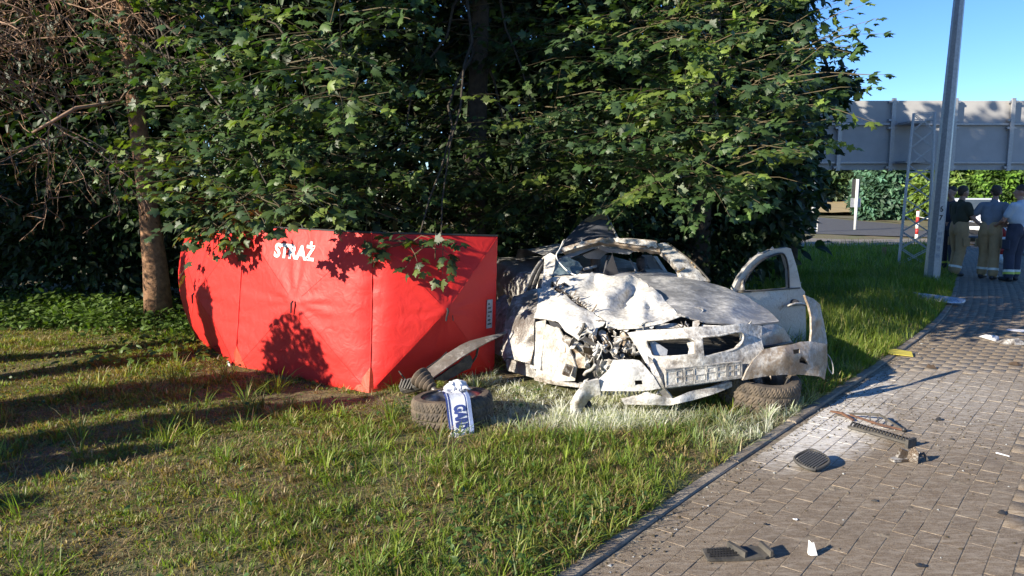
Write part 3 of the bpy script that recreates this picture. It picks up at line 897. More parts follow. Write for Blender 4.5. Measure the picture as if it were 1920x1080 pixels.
def hang(px, py, Y, rx, ry, rz, n): return (tuple(U(px, py, Y)), (rx, ry, rz), n, 1)
def lobe(px, py, Y, rx, ry, rz, n): return (tuple(U(px, py, Y)), (rx, ry, rz), n)
def maple(name, base, top, r0, lobes, label, upper=(), bark='bark_dark', fork=.55, mids=(), lsize=(.065, .135), bend=0.0, grp=None, cols=MAPLE):
    t = thing(name, base, label, 'tree', grp)
    b = MB()
    base, top = Vector(base), Vector(top)
    pts = [base + (top - base) * (i / 8) + Vector((math.sin(i * .9) * bend, math.cos(i * 1.3) * bend * .6, 0)) for i in range(9)]
    pts[0].z -= .05
    b.tube(pts, [r0 * (1.35 if i == 0 else 1.1 if i == 1 else 1 - .07 * i) for i in range(9)], 12)
    b.build('trunk', MT[bark], t, True)
    lb = MB()
    for i, (c, r, n) in enumerate([q[:3] for q in list(lobes) + list(upper)]):
        k = min(8, max(2, int(8 * fork + (i % 3))))
        limb(lb, pts[k], Vector(c) + Vector((0, .55, -.05)), r0 * .13, .006, 6, .03, 8, i)
    lb.build('branches', MT['bark_dark'], t, True)
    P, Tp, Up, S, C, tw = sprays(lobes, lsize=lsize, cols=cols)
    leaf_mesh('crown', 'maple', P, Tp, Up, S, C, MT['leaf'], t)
    tb = MB()
    for q in tw: tb.tube(q, [.006, .005, .0035, .002], 3, False)
    tag(tb.build('twigs', MT['twig'], t), kind='stuff')
    if upper:  # unseen crown parts above the view, put in to cast shade
        leaf_mesh('unseen_shade_crown', 'clump', *scatter(upper, (.22, .36), DARKG), MT['leaf_matt'], t)
    return t
maple('maple_tree', (-4.45, 9.2, 0), (-4.6, 9.0, 5.6), .135,
      [lobe(430, 290, 7.6, .65, .7, .38, 34), lobe(345, 180, 7.8, .40, .45, .28, 14), lobe(500, 140, 7.4, .75, .8, .5, 36), lobe(570, 250, 6.9, .55, .6, .35, 30),
       lobe(420, 375, 7.3, .45, .5, .2, 16), lobe(500, 330, 7.2, .6, .6, .3, 24), lobe(640, 330, 7.6, .6, .6, .4, 24), lobe(620, 110, 6.0, .32, .35, .35, 16),
       hang(400, 428, 6.9, .22, .06, .05, 8), hang(425, 428, 6.75, .12, .05, .06, 5), hang(480, 380, 5.74, .20, .06, .10, 12), hang(575, 378, 5.86, .20, .05, .10, 12), lobe(310, 60, 8.0, .7, .5, .4, 20), lobe(275, 165, 8.2, .40, .35, .25, 14), lobe(600, 20, 7.6, .8, .8, .5, 26)],
      'maple with leaning bare brown trunk left of the red screen',
      upper=[((-3.2, 7.2, 4.75), (1.5, 1.1, .8), 1700), ((-1.9, 7.7, 5.0), (1.2, 1.0, .8), 1300), ((-4.6, 9.2, 7.0), (1.9, 1.8, 1.3), 900)], bark='bark', fork=.7, bend=.03)  # first two unseen lobes added to shade the canopy centre
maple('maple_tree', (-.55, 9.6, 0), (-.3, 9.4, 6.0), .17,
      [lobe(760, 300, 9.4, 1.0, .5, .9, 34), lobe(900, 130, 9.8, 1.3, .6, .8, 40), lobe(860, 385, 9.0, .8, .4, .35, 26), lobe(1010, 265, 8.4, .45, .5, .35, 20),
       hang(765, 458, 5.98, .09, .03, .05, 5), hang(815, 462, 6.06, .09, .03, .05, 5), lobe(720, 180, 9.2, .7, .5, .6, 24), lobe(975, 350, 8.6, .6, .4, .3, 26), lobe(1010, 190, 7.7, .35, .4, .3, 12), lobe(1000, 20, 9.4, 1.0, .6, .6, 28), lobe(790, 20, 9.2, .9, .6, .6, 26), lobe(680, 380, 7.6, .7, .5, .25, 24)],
      'big maple, leaves coloured dark for shade, hanging over the middle behind the red screen',
      upper=[((-.6, 9.4, 6.0), (2.2, 1.6, 1.5), 1200), ((-1.8, 8.6, 5.2), (1.5, 1.3, .9), 900), ((-.2, 9.8, 8.0), (2.0, 1.8, 1.4), 900)], cols=[tuple(q * .7 for q in c_) for c_ in MAPLE])  # leaf colours darkened to paint in the shaded middle of the canopy
maple('maple_tree', (2.6, 10.4, 0), (2.7, 10.0, 5.8), .15,
      [lobe(1250, 110, 7.8, .9, .8, .6, 44), lobe(1370, 190, 7.2, .75, .7, .40, 40), lobe(1190, 260, 7.4, .55, .55, .35, 30), lobe(1310, 310, 7.0, .65, .6, .30, 34),
       lobe(1400, 80, 8.2, .8, .8, .6, 40), lobe(1150, 60, 8.4, .9, .8, .7, 40), lobe(1260, 335, 7.8, .4, .4, .18, 14), lobe(1420, 260, 8.2, .45, .45, .3, 18), lobe(1130, 320, 9.2, .7, .4, .3, 22), lobe(1100, 380, 9.8, .7, .3, .3, 18), lobe(1280, 10, 8.0, .9, .8, .5, 34)],
      'maple with sunlit leaf sprays reaching out above the wrecked car',
      upper=[((2.3, 9.6, 6.0), (1.8, 1.6, 1.4), 1000), ((2.6, 10.4, 7.8), (1.8, 1.8, 1.4), 900)])

def bushy(name, base, h, r0, lobes, label, cols, lsize, kind='oval', m='leaf_matt', cat='tree', grp=None, bark='bark_dark', surf=.35, lump=.22):
    t = thing(name, base, label, cat, grp)
    b = MB()
    base = Vector(base)
    top = base + Vector((.1, .1, h))
    b.tube([base - Vector((0, 0, .05)), base.lerp(top, .4) + Vector((.06, .03, 0)), top], [r0 * 1.2, r0, r0 * .6], 9)
    for i, (c, r, n) in enumerate(lobes): limb(b, base.lerp(top, .35 + .6 * ((i * .37) % 1)), c, r0 * .5, .015, 5, .06, 5, i)
    b.build('trunk' if cat == 'tree' else 'stems', MT[bark], t, True)
    leaf_mesh('crown' if cat == 'tree' else 'foliage', kind, *scatter(lobes, lsize, cols, surf, lump), MT[m], t)
    return t
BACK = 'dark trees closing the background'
bushy('ash_tree', (4.9, 13.2, 0), 5.5, .16,
      [lobe(1450, 230, 11.5, .75, 1.1, 1.2, 3400), lobe(1545, 170, 12.4, .50, .7, .33, 900), lobe(1420, 60, 11.5, .85, 1.2, 1.0, 2600), lobe(1460, 350, 11.6, .55, .9, .7, 2000), lobe(1400, 330, 10.8, .9, .9, .9, 2400), lobe(1560, 150, 12.6, .20, .4, .35, 220), lobe(1410, 420, 10.8, .75, .8, .40, 1500), lobe(1470, -40, 12, .6, 1.0, .8, 1200), lobe(1480, 270, 12.0, .40, .6, .55, 800)],
      'dark ash like tree at the right end of the thicket', DARKG + [(.05, .10, .03)], (.10, .18))
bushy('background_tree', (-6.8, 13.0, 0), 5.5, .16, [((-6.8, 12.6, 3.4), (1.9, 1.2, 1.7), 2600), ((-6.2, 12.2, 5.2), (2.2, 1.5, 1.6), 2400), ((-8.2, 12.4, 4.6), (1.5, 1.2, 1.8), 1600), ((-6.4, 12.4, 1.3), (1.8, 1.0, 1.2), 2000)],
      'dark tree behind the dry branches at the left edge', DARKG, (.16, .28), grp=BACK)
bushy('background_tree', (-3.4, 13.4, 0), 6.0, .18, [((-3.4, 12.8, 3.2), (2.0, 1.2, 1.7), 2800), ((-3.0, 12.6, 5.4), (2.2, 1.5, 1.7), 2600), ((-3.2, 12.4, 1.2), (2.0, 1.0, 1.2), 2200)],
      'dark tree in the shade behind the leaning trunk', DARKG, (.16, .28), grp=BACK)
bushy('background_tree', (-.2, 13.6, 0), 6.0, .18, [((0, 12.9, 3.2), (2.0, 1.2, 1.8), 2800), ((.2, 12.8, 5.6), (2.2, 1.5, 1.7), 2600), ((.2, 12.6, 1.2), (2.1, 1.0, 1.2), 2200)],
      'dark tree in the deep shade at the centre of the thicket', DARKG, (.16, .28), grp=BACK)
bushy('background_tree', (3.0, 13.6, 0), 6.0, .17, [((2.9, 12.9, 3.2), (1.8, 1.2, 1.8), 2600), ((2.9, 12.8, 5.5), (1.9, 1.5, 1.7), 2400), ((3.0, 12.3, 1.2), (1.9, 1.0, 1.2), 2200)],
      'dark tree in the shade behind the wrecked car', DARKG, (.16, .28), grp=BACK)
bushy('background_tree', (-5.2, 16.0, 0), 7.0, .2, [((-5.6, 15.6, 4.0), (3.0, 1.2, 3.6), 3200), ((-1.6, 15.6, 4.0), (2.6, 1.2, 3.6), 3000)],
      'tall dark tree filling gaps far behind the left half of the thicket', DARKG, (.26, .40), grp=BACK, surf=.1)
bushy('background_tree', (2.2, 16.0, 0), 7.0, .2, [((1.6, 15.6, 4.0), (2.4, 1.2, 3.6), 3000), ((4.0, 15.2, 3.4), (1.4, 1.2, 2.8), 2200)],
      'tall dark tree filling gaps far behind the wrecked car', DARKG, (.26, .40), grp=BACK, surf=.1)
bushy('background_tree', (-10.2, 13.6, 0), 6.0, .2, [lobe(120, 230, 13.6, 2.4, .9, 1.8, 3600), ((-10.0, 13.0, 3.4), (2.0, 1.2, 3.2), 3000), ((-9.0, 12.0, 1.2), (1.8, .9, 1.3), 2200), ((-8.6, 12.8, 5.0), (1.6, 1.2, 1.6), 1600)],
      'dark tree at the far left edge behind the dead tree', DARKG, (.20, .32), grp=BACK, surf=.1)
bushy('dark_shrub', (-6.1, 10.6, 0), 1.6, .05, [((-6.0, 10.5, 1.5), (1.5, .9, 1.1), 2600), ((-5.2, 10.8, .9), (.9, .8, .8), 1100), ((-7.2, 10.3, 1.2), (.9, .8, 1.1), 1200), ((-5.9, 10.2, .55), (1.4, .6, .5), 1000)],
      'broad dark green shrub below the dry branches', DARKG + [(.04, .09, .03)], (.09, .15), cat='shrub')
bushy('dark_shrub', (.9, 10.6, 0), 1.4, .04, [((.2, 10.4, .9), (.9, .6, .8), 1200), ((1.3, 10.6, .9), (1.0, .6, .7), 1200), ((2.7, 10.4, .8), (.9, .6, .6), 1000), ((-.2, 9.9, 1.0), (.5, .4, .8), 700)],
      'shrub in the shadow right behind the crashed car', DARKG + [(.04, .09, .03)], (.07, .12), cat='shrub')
bushy('leafy_shrub', (-3.9, 10.0, 0), 1.5, .03, [((-4.0, 9.6, 1.5), (.6, .4, .7), 420), ((-4.9, 9.8, 1.8), (.5, .4, .8), 380), ((-3.6, 9.4, .5), (.4, .3, .5), 300)],
      'light leafy shrub around the foot of the leaning trunk', [(.06, .12, .03), (.05, .10, .03)], (.09, .15), cat='shrub')

# dry tree whose brown branches fill the top left corner
def dead_tree():
    t = thing('dead_tree', (-8.6, 9.3, 0), 'dead tree with tangled brown twigs and withered leaves', 'tree')
    r = random.Random(8)
    b = MB(); tips = []
    def grow(p, d, L, rad_, depth):
        seg = 4
        pts = [p]; q = d.copy()
        for i in range(seg):
            q = (q + Vector((r.uniform(-1, 1), r.uniform(-1, 1), r.uniform(-1, .75))) * .30).normalized()
            pts.append(pts[-1] + q * L / seg)
        b.tube(pts, [rad_ * (1 - .13 * i) for i in range(seg + 1)], 5 if depth < 2 else 3, False)
        if depth == 0: tips.append((pts[0], pts[-1]))
        if depth >= 4:
            tips.append((pts[2], pts[-1])); return
        for k in range(5 if depth < 2 else 4):
            s_ = pts[r.randint(1, seg)]
            nd = (q * .6 + Vector((r.uniform(-1, 1), r.uniform(-1, 1), r.uniform(-1.0, .7)))).normalized()
            grow(s_, nd, L * r.uniform(.52, .78), max(rad_ * .55, .0058), depth + 1)
    b.tube([(-8.6, 9.3, -.05), (-8.5, 9.2, 1.5), (-8.3, 9.0, 3.2), (-8.0, 8.9, 5.2)], [.14, .12, .11, .07], 9)
    b.build('trunk', MT['bark'], t, True); b = MB()
    for z, dx, dz, L in ((2.9, 1.0, .15, 2.2), (3.4, 1.0, .05, 2.3), (3.9, 1.0, .0, 2.4), (4.3, 1.0, -.1, 2.4), (3.1, .8, .3, 2.0), (4.8, 1.0, -.25, 2.4), (3.6, .9, -.35, 1.8)):
        grow(Vector((-8.2, 8.9, z)), Vector((dx, r.uniform(-.45, .1), dz)).normalized(), L, .034, 0)
    b.build('branches', MT['twig_dead'], t)
    P, Tp = [], []
    for a, e in tips:
        for k in range(7):
            if r.random() < .30: P.append(tuple(a.lerp(e, r.random()))); Tp.append((r.gauss(0, .5), r.gauss(0, .5), -1))
    P = np.array(P); n = len(P)
    leaf_mesh('withered_leaves', 'dry', P, np.array(Tp), rt.normal(0, 1, (n, 3)) + (0, -.5, .5), rt.uniform(.04, .075, n), np.array([(.20, .10, .055), (.14, .065, .04), (.27, .15, .08)])[rt.randint(3, size=n)] * rt.uniform(.6, 1.2, (n, 1)), MT['dry'], t)
    s_ = MB().tube([U(60, 249, 7.4), U(105, 224, 7.5), U(142, 203, 7.6), U(225, 190, 8.0), U(262, 130, 8.6)], [.012, .017, .02, .014, .010], 7)
    s_.build('broken_limb', MT['twig_dead'], t, True)
dead_tree()

# low ground-cover plants along the back of the lawn
def cover(name, boxes, label, cols, size):
    P, S = [], []
    for (x0, x1, y0, y1, n, h) in boxes:
        x = rt.uniform(x0, x1, n); y = rt.uniform(y0, y1, n)
        P.append(np.stack([x, y, .02 + rt.rand(n) * h * (.5 + vnoise(x, y, 2.5, 4))], 1)); S.append(rt.uniform(*size, n))
    P = np.concatenate(P); S = np.concatenate(S); k = kerb_dist(P[:, 0], P[:, 1]) < -.05; P, S = P[k], S[k]; n = len(P)
    o = leaf_mesh(name, 'oval', P, rt.normal(0, 1, (n, 3)) * (1, 1, .35), np.array((0, -.2, 1)) + rt.normal(0, .3, (n, 3)), S, np.array(cols)[rt.randint(len(cols), size=n)] * rt.uniform(.7, 1.3, (n, 1)), MT['leaf_matt'], None)
    tag(o, label, 'plants', None, 'stuff')
cover('ground_cover', [(-7.5, -4.6, 8.6, 10.3, 5200, .28), (-5.0, -3.6, 8.2, 9.2, 900, .2), (-4.2, -2.5, 6.6, 8.2, 350, .10)], 'bright green low plants along the edge of the thicket', [(.11, .19, .025), (.08, .15, .02), (.14, .22, .04)], (.05, .10))
cover('lawn_weeds', [(-3.2, .2, 2.8, 6.0, 900, .05), (-.3, .8, 2.9, 3.7, 900, .06), (-4.6, -2.2, 5.2, 7.5, 500, .06), (-.9, -.3, 5.1, 5.6, 120, .09), (.0, .25, 5.4, 5.9, 40, .1)], 'small broad leaved weeds scattered in the lawn', [(.06, .13, .03), (.09, .16, .03), (.05, .10, .02)], (.018, .042))

# far trees behind the road junction
FAR = 'hedge trees beyond the road'
for i, (x, y, w, h, cols, lab) in enumerate([
    (24.0, 49, 1.6, 5.5, [(.05, .11, .07), (.06, .12, .07)], 'blue green conifer like tree at the left end of the far hedge'),
    (27.6, 48, 2.2, 6.4, [(.09, .15, .03), (.12, .17, .03)], 'yellow green hedge tree right of the golden field'),
    (30.6, 47, 2.6, 6.8, [(.08, .15, .02), (.06, .12, .02)], 'green hedge tree behind the two thin sign posts'),
    (34.0, 46, 2.6, 6.5, [(.07, .14, .02), (.10, .16, .02)], 'bright green hedge tree behind the lattice mast'),
    (37.2, 45, 2.4, 7.0, [(.05, .10, .02), (.06, .12, .02)], 'darker hedge tree behind the lamp post'),
    (40.0, 47, 2.6, 6.6, [(.12, .17, .03), (.09, .14, .02)], 'yellowish hedge tree above the standing firefighters'),
    (43.5, 48, 2.8, 7.2, [(.06, .12, .02), (.08, .14, .02)], 'green hedge tree at the right edge under the sign')]):
    n = 1500
    bushy('hedge_tree', (x, y, 0), h * .6, .12, [((x, y - .3, h * .30), (w, 1.4, h * .30), n), ((x + .3, y, h * .68), (w * .85, 1.4, h * .32), n), ((x - w * .5, y - .8, h * .2), (w * .7, 1.0, h * .2), 600), ((x + w * .6, y - .8, h * .22), (w * .7, 1.0, h * .22), 600)], lab, [tuple(q * 1.9 for q in c_) for c_ in cols], (.30, .55), 'clump', grp=FAR, surf=.55)

for i, (x, y, w, h) in enumerate([(36, 108, 6, 9.5), (46, 112, 7, 10), (57, 115, 7, 9)]):
    bushy('field_tree', (x, y, 0), h * .5, .25, [((x, y, h * .5), (w, 3, h * .52), 1500)], ('leftmost', 'middle', 'rightmost')[i] + ' tree of the far row behind the golden field', [(.07, .13, .05), (.09, .15, .05)], (.8, 1.4), 'clump', grp='trees behind the field', surf=.3)

# trees and shrubs standing left of the view; their shade reaches the lawn and the thicket
bushy('roadside_tree', (-11.5, 8.6, 0), 3.0, .12, [((-11.4, 8.8, 2.0), (1.2, 1.4, 1.3), 1500), ((-11.4, 8.0, 3.0), (1.2, 1.4, 1.0), 900)], 'tree left of the view shading the thicket', DARKG, (.22, .36), 'clump')

# upright shrubs just left of the view, whose shadows lie on the lawn and the screen
for k, (x, y, h, r_) in enumerate([(-5.0, 2.3, 1.10, .24), (-5.0, 2.95, 1.25, .22), (-4.95, 3.55, 1.70, .22), (-4.9, 4.62, 1.86, .43), (-5.5, 5.87, 1.82, .20), (-5.5, 6.77, 1.86, .17)]):
    bushy('upright_shrub', (x, y, 0), h * .6, .03, [((x, y, h * .52), (r_, r_, h * .5), 5200)], ('nearest', 'second', 'third', 'fourth', 'fifth', 'sixth', 'seventh', 'eighth')[k] + ' upright shrub left of the view casting a shadow on the lawn', DARKG, (.055, .085), cat='shrub', grp='upright shrubs left of the view', surf=.45, lump=.05)
# ---------------------------------------------------------------- red privacy screen
def make_screen():
    root = thing('privacy_screen', G(692, 737), 'red folding privacy screen lettered in white, standing on the lawn', 'screen')
    def quad(bl, br, tl, tr, hub, out, bow=0.0, seed=0):
        n = (br - bl).cross(tl - bl).normalized()
        if n.y > 0: n = -n
        n = Vector((n.x, n.y, 0)).normalized()
        side = (bl - br).normalized()
        hu, hv = hub
        def f(u, v):
            p = (bl * (1 - u) + br * u) * (1 - v) + (tl * (1 - u) + tr * u) * v
            a = (u / hu if u < hu else (1 - u) / (1 - hu)); b = (v / hv if v < hv else (1 - v) / (1 - hv))
            k = max(min(a, b), 0.0)
            r = math.hypot((u - hu) * 1.3, v - hv); th = math.atan2(v - hv, u - hu)
            wr = .008 * math.sin(th * 9 + seed * 2 + math.sin(th * 4) * 2) * math.exp(-r * 4.0) * min(r * 9, 1)
            wr += .006 * noise.noise(Vector((u * 3, v * 14 + seed * 4, seed))) * (1 - k)
            soft = max(0, 1 - (1 - u) / .16) if seed == 2 else max(0, 1 - u / .16) if seed == 3 else 0
            p = p + Vector((0, .055, 0)) * soft ** 2 * math.sin(math.pi * min(max(v, 0), 1)) ** .5 if soft > 0 and 0 < v < 1 else p
            return p + n * (out * k ** .9 + wr) + Vector((-1, .2, 0)) * bow * max(0.0, math.sin(math.pi * v)) ** .8 * (1 - u) ** 1.5
        return f, n
    def V3(p): return Vector(p)
    B0, C0, D0, A0 = G(441, 691), G(692, 738), Vector((-.16, 6.45, 0)), G(376, 643)
    B1, C1, D1, A1 = U(458, 424, 6.90), U(697, 437, 6.02), U(933, 443, 6.50), U(347, 449, 8.05)
    spec = [(A0, B0, A1, B1, (.5, .5), .13, .16, 1), (B0, C0, B1, C1, (.5, .52), .075, 0, 2), (C0, D0, C1, D1, (.5, .52), .22, 0, 3)]
    fs = []
    for i, (bl, br, tl, tr, hub, out, bow, seed) in enumerate(spec):
        f, n = quad(bl, br, tl, tr, hub, out, bow, seed)
        fs.append((f, n))
        N = 56
        vs = [f(a / N, b / N) for b in range(N + 1) for a in range(N + 1)]
        if i == 1:                        # the fabric peaks over the corner pole
            pass
        fc = [(b * (N + 1) + a, b * (N + 1) + a + 1, (b + 1) * (N + 1) + a + 1, (b + 1) * (N + 1) + a) for b in range(N) for a in range(N)]
        MB().add(vs, fc).build('fabric_panel', MT['red'], root, True)
        m = MB().tube([f(a / 14, 1.0) + Vector((0, 0, .004)) for a in range(15)], .009, 6)
        m.build('top_hem', MT['black'] if i else MT['red2'], root)
        h = f(*hub) + n * .012
        MB().tube([h + Vector((.0, 0, .02)), h + n * .02, h + n * .012 + Vector((-.01, 0, -.05)), h + n * .01 + Vector((-.014, 0, -.085))], [.008, .010, .008, .007], 6).build('pull_strap', MT['black'], root)
        MB().tube([h + Vector((.05, 0, -.04)) - n * .012, h + Vector((.055, 0, -.085)) - n * .014], .004, 5).build('pull_cord', MT['black'], root)
        for u0, v0 in ((0, 1), (1, 1), (0, 0), (1, 0)):    # sewn crease lines from the hub to the corners
            MB().tube([f(hub[0] + (u0 - hub[0]) * t / 10, hub[1] + (v0 - hub[1]) * t / 10) + n * .0008 for t in range(1, 11)], .0016, 4, False).build('crease_seam', MT['red'], root)
    for f, u in ((fs[0][0], 1.0), (fs[1][0], 1.0)):
        MB().tube([f(u, t / 16) + Vector((0, -.003, 0)) for t in range(17)], .007, 6).build('corner_pole_seam', MT['red'], root, True)
    for (f, n), u in ((fs[1], 1.0), (fs[1], 0.0)):         # reinforced corners at the foot
        g = fs[2] if u == 1.0 else fs[0]
        e = .10
        p = [f(u, .16) , f(abs(u - e), .01), f(u, -.005), g[0](abs(1 - u - e) if u == 1 else 1 - e, .01)]
        off = Vector((0, -.012, 0))
        MB().add([q + off for q in p] + [q for q in p], [(0, 1, 2, 3), (0, 1, 5, 4), (1, 2, 6, 5), (2, 3, 7, 6), (3, 0, 4, 7)]).build('corner_patch', MT['red2'], root)
    for dx in (-.05, .06):
        p = fs[1][0](.0, .03) + Vector((dx, -.03, .01))
        MB().box(p, (.022, .012, .05), Matrix.Rotation(.5 * dx * 20, 3, 'Y')).build('buckle', MT['white'], root)
    f, n = fs[1]
    me = text_mesh('STRA\u017b', .20, .0085, 2)
    ob = me.vertices
    for v in ob:
        u = .455 + v.co.x * 1.12 / (C0 - B0).length * .80; w = .845 + v.co.y * .62 - (v.co.x) * .012
        v.co = f(u, w) + n * .006
    me.update()
    link_mesh('lettering', me, MT['lettering'], root)
    f, n = fs[2]
    q = [f(.895, .36), f(.955, .36), f(.955, .56), f(.895, .56)]
    tagm = MB().add([p + n * .010 for p in q] + [p + n * .004 for p in q], [(0, 1, 2, 3), (0, 1, 5, 4), (1, 2, 6, 5), (2, 3, 7, 6), (3, 0, 4, 7)]).build('care_label', MT['faint'], root)
    for k in range(6):
        a, b = .385 + .028 * k, .395 + .028 * k
        q = [f(.905, a), f(.945 - .01 * (k % 3), a), f(.945 - .01 * (k % 3), b), f(.905, b)]
        MB().add([p + n * .013 for p in q], [(0, 1, 2, 3)]).build('print_line', MT['mark'], tagm)
make_screen()

# ---------------------------------------------------------------- tyres and wheels
def tyre_mb(Rr=.292, W=.195, rim=.205, n=180):
    prof = []
    rows = 13
    b = MB(); vs = []
    half = W / 2
    P = [(rim, -half * .80), (rim + .012, -half * .92), (Rr - .075, -half * 1.02), (Rr - .03, -half * 1.0)]
    for k in range(rows):
        t = -1 + 2 * k / (rows - 1)
        P.append((Rr - .010 * t * t - (.006 if k in (0, rows - 1) else 0), half * .92 * t))
    P += [(Rr - .03, half * 1.0), (Rr - .075, half * 1.02), (rim + .012, half * .92), (rim, half * .80)]
    m = len(P)
    for i in range(n):
        a = 2 * math.pi * i / n
        for k, (r, z) in enumerate(P):
            kk = k - 4
            if 0 <= kk < rows:
                chev = abs(kk - rows // 2)
                if kk in (4, 8) or (kk not in (4, 8) and (i + chev) % 4 == 0): r -= .008
            vs.append((r * math.cos(a), r * math.sin(a), z))
    fs = [(i * m + k, ((i + 1) % n) * m + k, ((i + 1) % n) * m + k + 1, i * m + k + 1) for i in range(n) for k in range(m - 1)]
    return b.add(vs, fs)
def rim_mb(rim=.205, W=.195):
    h = W / 2
    return MB().lathe([(rim + .012, -h * .86), (rim - .004, -h * .84), (rim - .022, -h * .5), (rim - .03, 0), (rim - .022, h * .5), (rim - .004, h * .84), (rim + .012, h * .86), (rim + .002, h * .8), (rim + .002, -h * .8)], 48, closed=True)
def make_wheel(loc, rot, label):
    t = thing('loose_car_wheel', loc, label, 'wheel')
    t.rotation_euler = rot
    tyre_mb().build('tyre', MT['rubber'], t, False, True)
    r = rim_mb().build('rim', MT['alloy'], t, True, True)
    for k in range(5):
        a = 2 * math.pi * k / 5
        MB().tube([(math.cos(a) * .05, math.sin(a) * .05, -.05), (math.cos(a) * .12, math.sin(a) * .12, -.06), (math.cos(a) * .19, math.sin(a) * .19, -.07)], [.03, .022, .026], 6).build('spoke', MT['alloy'], r, True, True)
    MB().lathe([(.0, .02), (.14, .02), (.142, .0), (.0, .0)], 32).build('brake_disc', MT['rust'], t, True, True)
    MB().lathe([(.0, .07), (.035, .07), (.045, .03), (.06, .02), (.06, -.06), (0, -.06)], 20).build('hub', MT['rust'], t, True, True)
    return t
WC = Vector((-.42, 5.08, .112))
make_wheel(WC, (rad(-4), rad(-3), .3), 'loose wheel lying flat on the grass with a scarf over it')

def make_scarf():
    t = thing('football_scarf', (-.36, 4.80, .0), 'blue and white lettered scarf draped over the loose wheel', 'scarf')
    path = catmull([(-.475, 5.16, .215), (-.44, 5.06, .245), (-.40, 4.95, .262), (-.375, 4.865, .262), (-.36, 4.812, .238), (-.350, 4.790, .17), (-.340, 4.775, .10), (-.335, 4.755, .05), (-.35, 4.72, .030)], 10)
    n = len(path)
    W = .165
    def f(s, w):                              # s 0..1 along, w -.5...5 across
        i = min(int(s * (n - 1)), n - 2); k = s * (n - 1) - i
        p = path[i].lerp(path[i + 1], k)
        d = (path[i + 1] - path[i]).normalized()
        side = Vector((1, .12, 0)); side = (side - d * side.dot(d)).normalized()
        nn = side.cross(d); nn = nn if nn.y < 0 or nn.z > 0 else -nn
        pinch = .72 + .28 * min(1, s * 3) - .25 * max(0, s - .9) * 10 * .6
        rip = (.010 * math.sin(w * 15 + s * 3) * max(0, 1 - s * 2.2) + .010 * math.sin(w * 9 + 1) * max(0, s - .75) * 4 + .003 * math.sin(w * 7 + s * 12))
        return p + side * w * W * pinch + nn * (rip + .004), nn
    cols = [(.030, .055, .22), (.62, .66, .74), (.030, .055, .22), (.66, .70, .78), (.66, .70, .78), (.66, .70, .78), (.030, .055, .22), (.62, .66, .74), (.20, .27, .48)]
    edges = [-.5, -.42, -.39, -.31, -.28, 0, .28, .33, .36, .5]
    names = 'band'
    mats = {}
    body = None
    for k in range(9):
        c = cols[k]
        if c not in mats: mats[c] = plain('scarf_knit', c, tuple(q * .8 for q in c), 60, .95, 0, .6, 220)
        vs = []
        for a in range(61):
            for w in (edges[k], (edges[k] + edges[k + 1]) / 2, edges[k + 1]):
                vs.append(f(a / 60, w)[0])
        lo = [Vector(v) for v in vs]
        b = MB().add(vs, [(a * 3 + j, a * 3 + j + 1, a * 3 + 4 + j, a * 3 + 3 + j) for a in range(60) for j in range(2)])
        o = b.build('knitted_band', mats[c], t, True)
    me = text_mesh('GARD', .125, .006, 2)
    for v in me.vertices:
        p, nn = f(.69 + v.co.x * .85, v.co.y * 3.6 * 1.15 * 1.0 if False else max(-.27, min(.27, -v.co.y * -5.0)))
        v.co = p + nn * .0035
    me.update()
    link_mesh('lettering', me, plain('scarf_letter', (.022, .045, .19), (.03, .05, .2), 60, .95), t)
    r = random.Random(2)
    wool = plain('white_wool', (.70, .71, .74), (.58, .60, .66), 40, .95)
    for k in range(16):                       # fringe at the lower end
        p = f(1.0, -.42 + .055 * k)[0]
        MB().tube([p, p + Vector((r.uniform(-.02, .01), -.03, -.012)), p + Vector((r.uniform(-.05, .01), -.065, -.03 + r.uniform(0, .008)))], [.007, .008, .005], 5).build('fringe', wool, t, True)
    bm_ = MB().ball((-.395, 5.12, .245), .066, 22, 16, (.95, .9, .62))     # bunched end lying on the hub
    bm_.v = [tuple(Vector(v) + (Vector(v) - Vector((-.395, 5.12, .245))) * (.55 * (1 - 2.4 * abs(noise.noise(Vector(v) * 22)))) ) for v in bm_.v]
    bm_.build('bunched_end', wool, t, False)
    for k in range(9):
        p = Vector((-.41 + r.uniform(-.02, .06), 5.07 + r.uniform(-.03, .05), .26))
        e_ = p + Vector((r.uniform(-.01, .07), r.uniform(-.06, .0), r.uniform(-.03, .02)))
        MB().tube([p, p.lerp(e_, .5) + Vector((0, 0, .012)), e_], [.010, .011, .006], 6).build('fringe', wool, t, True)
make_scarf()

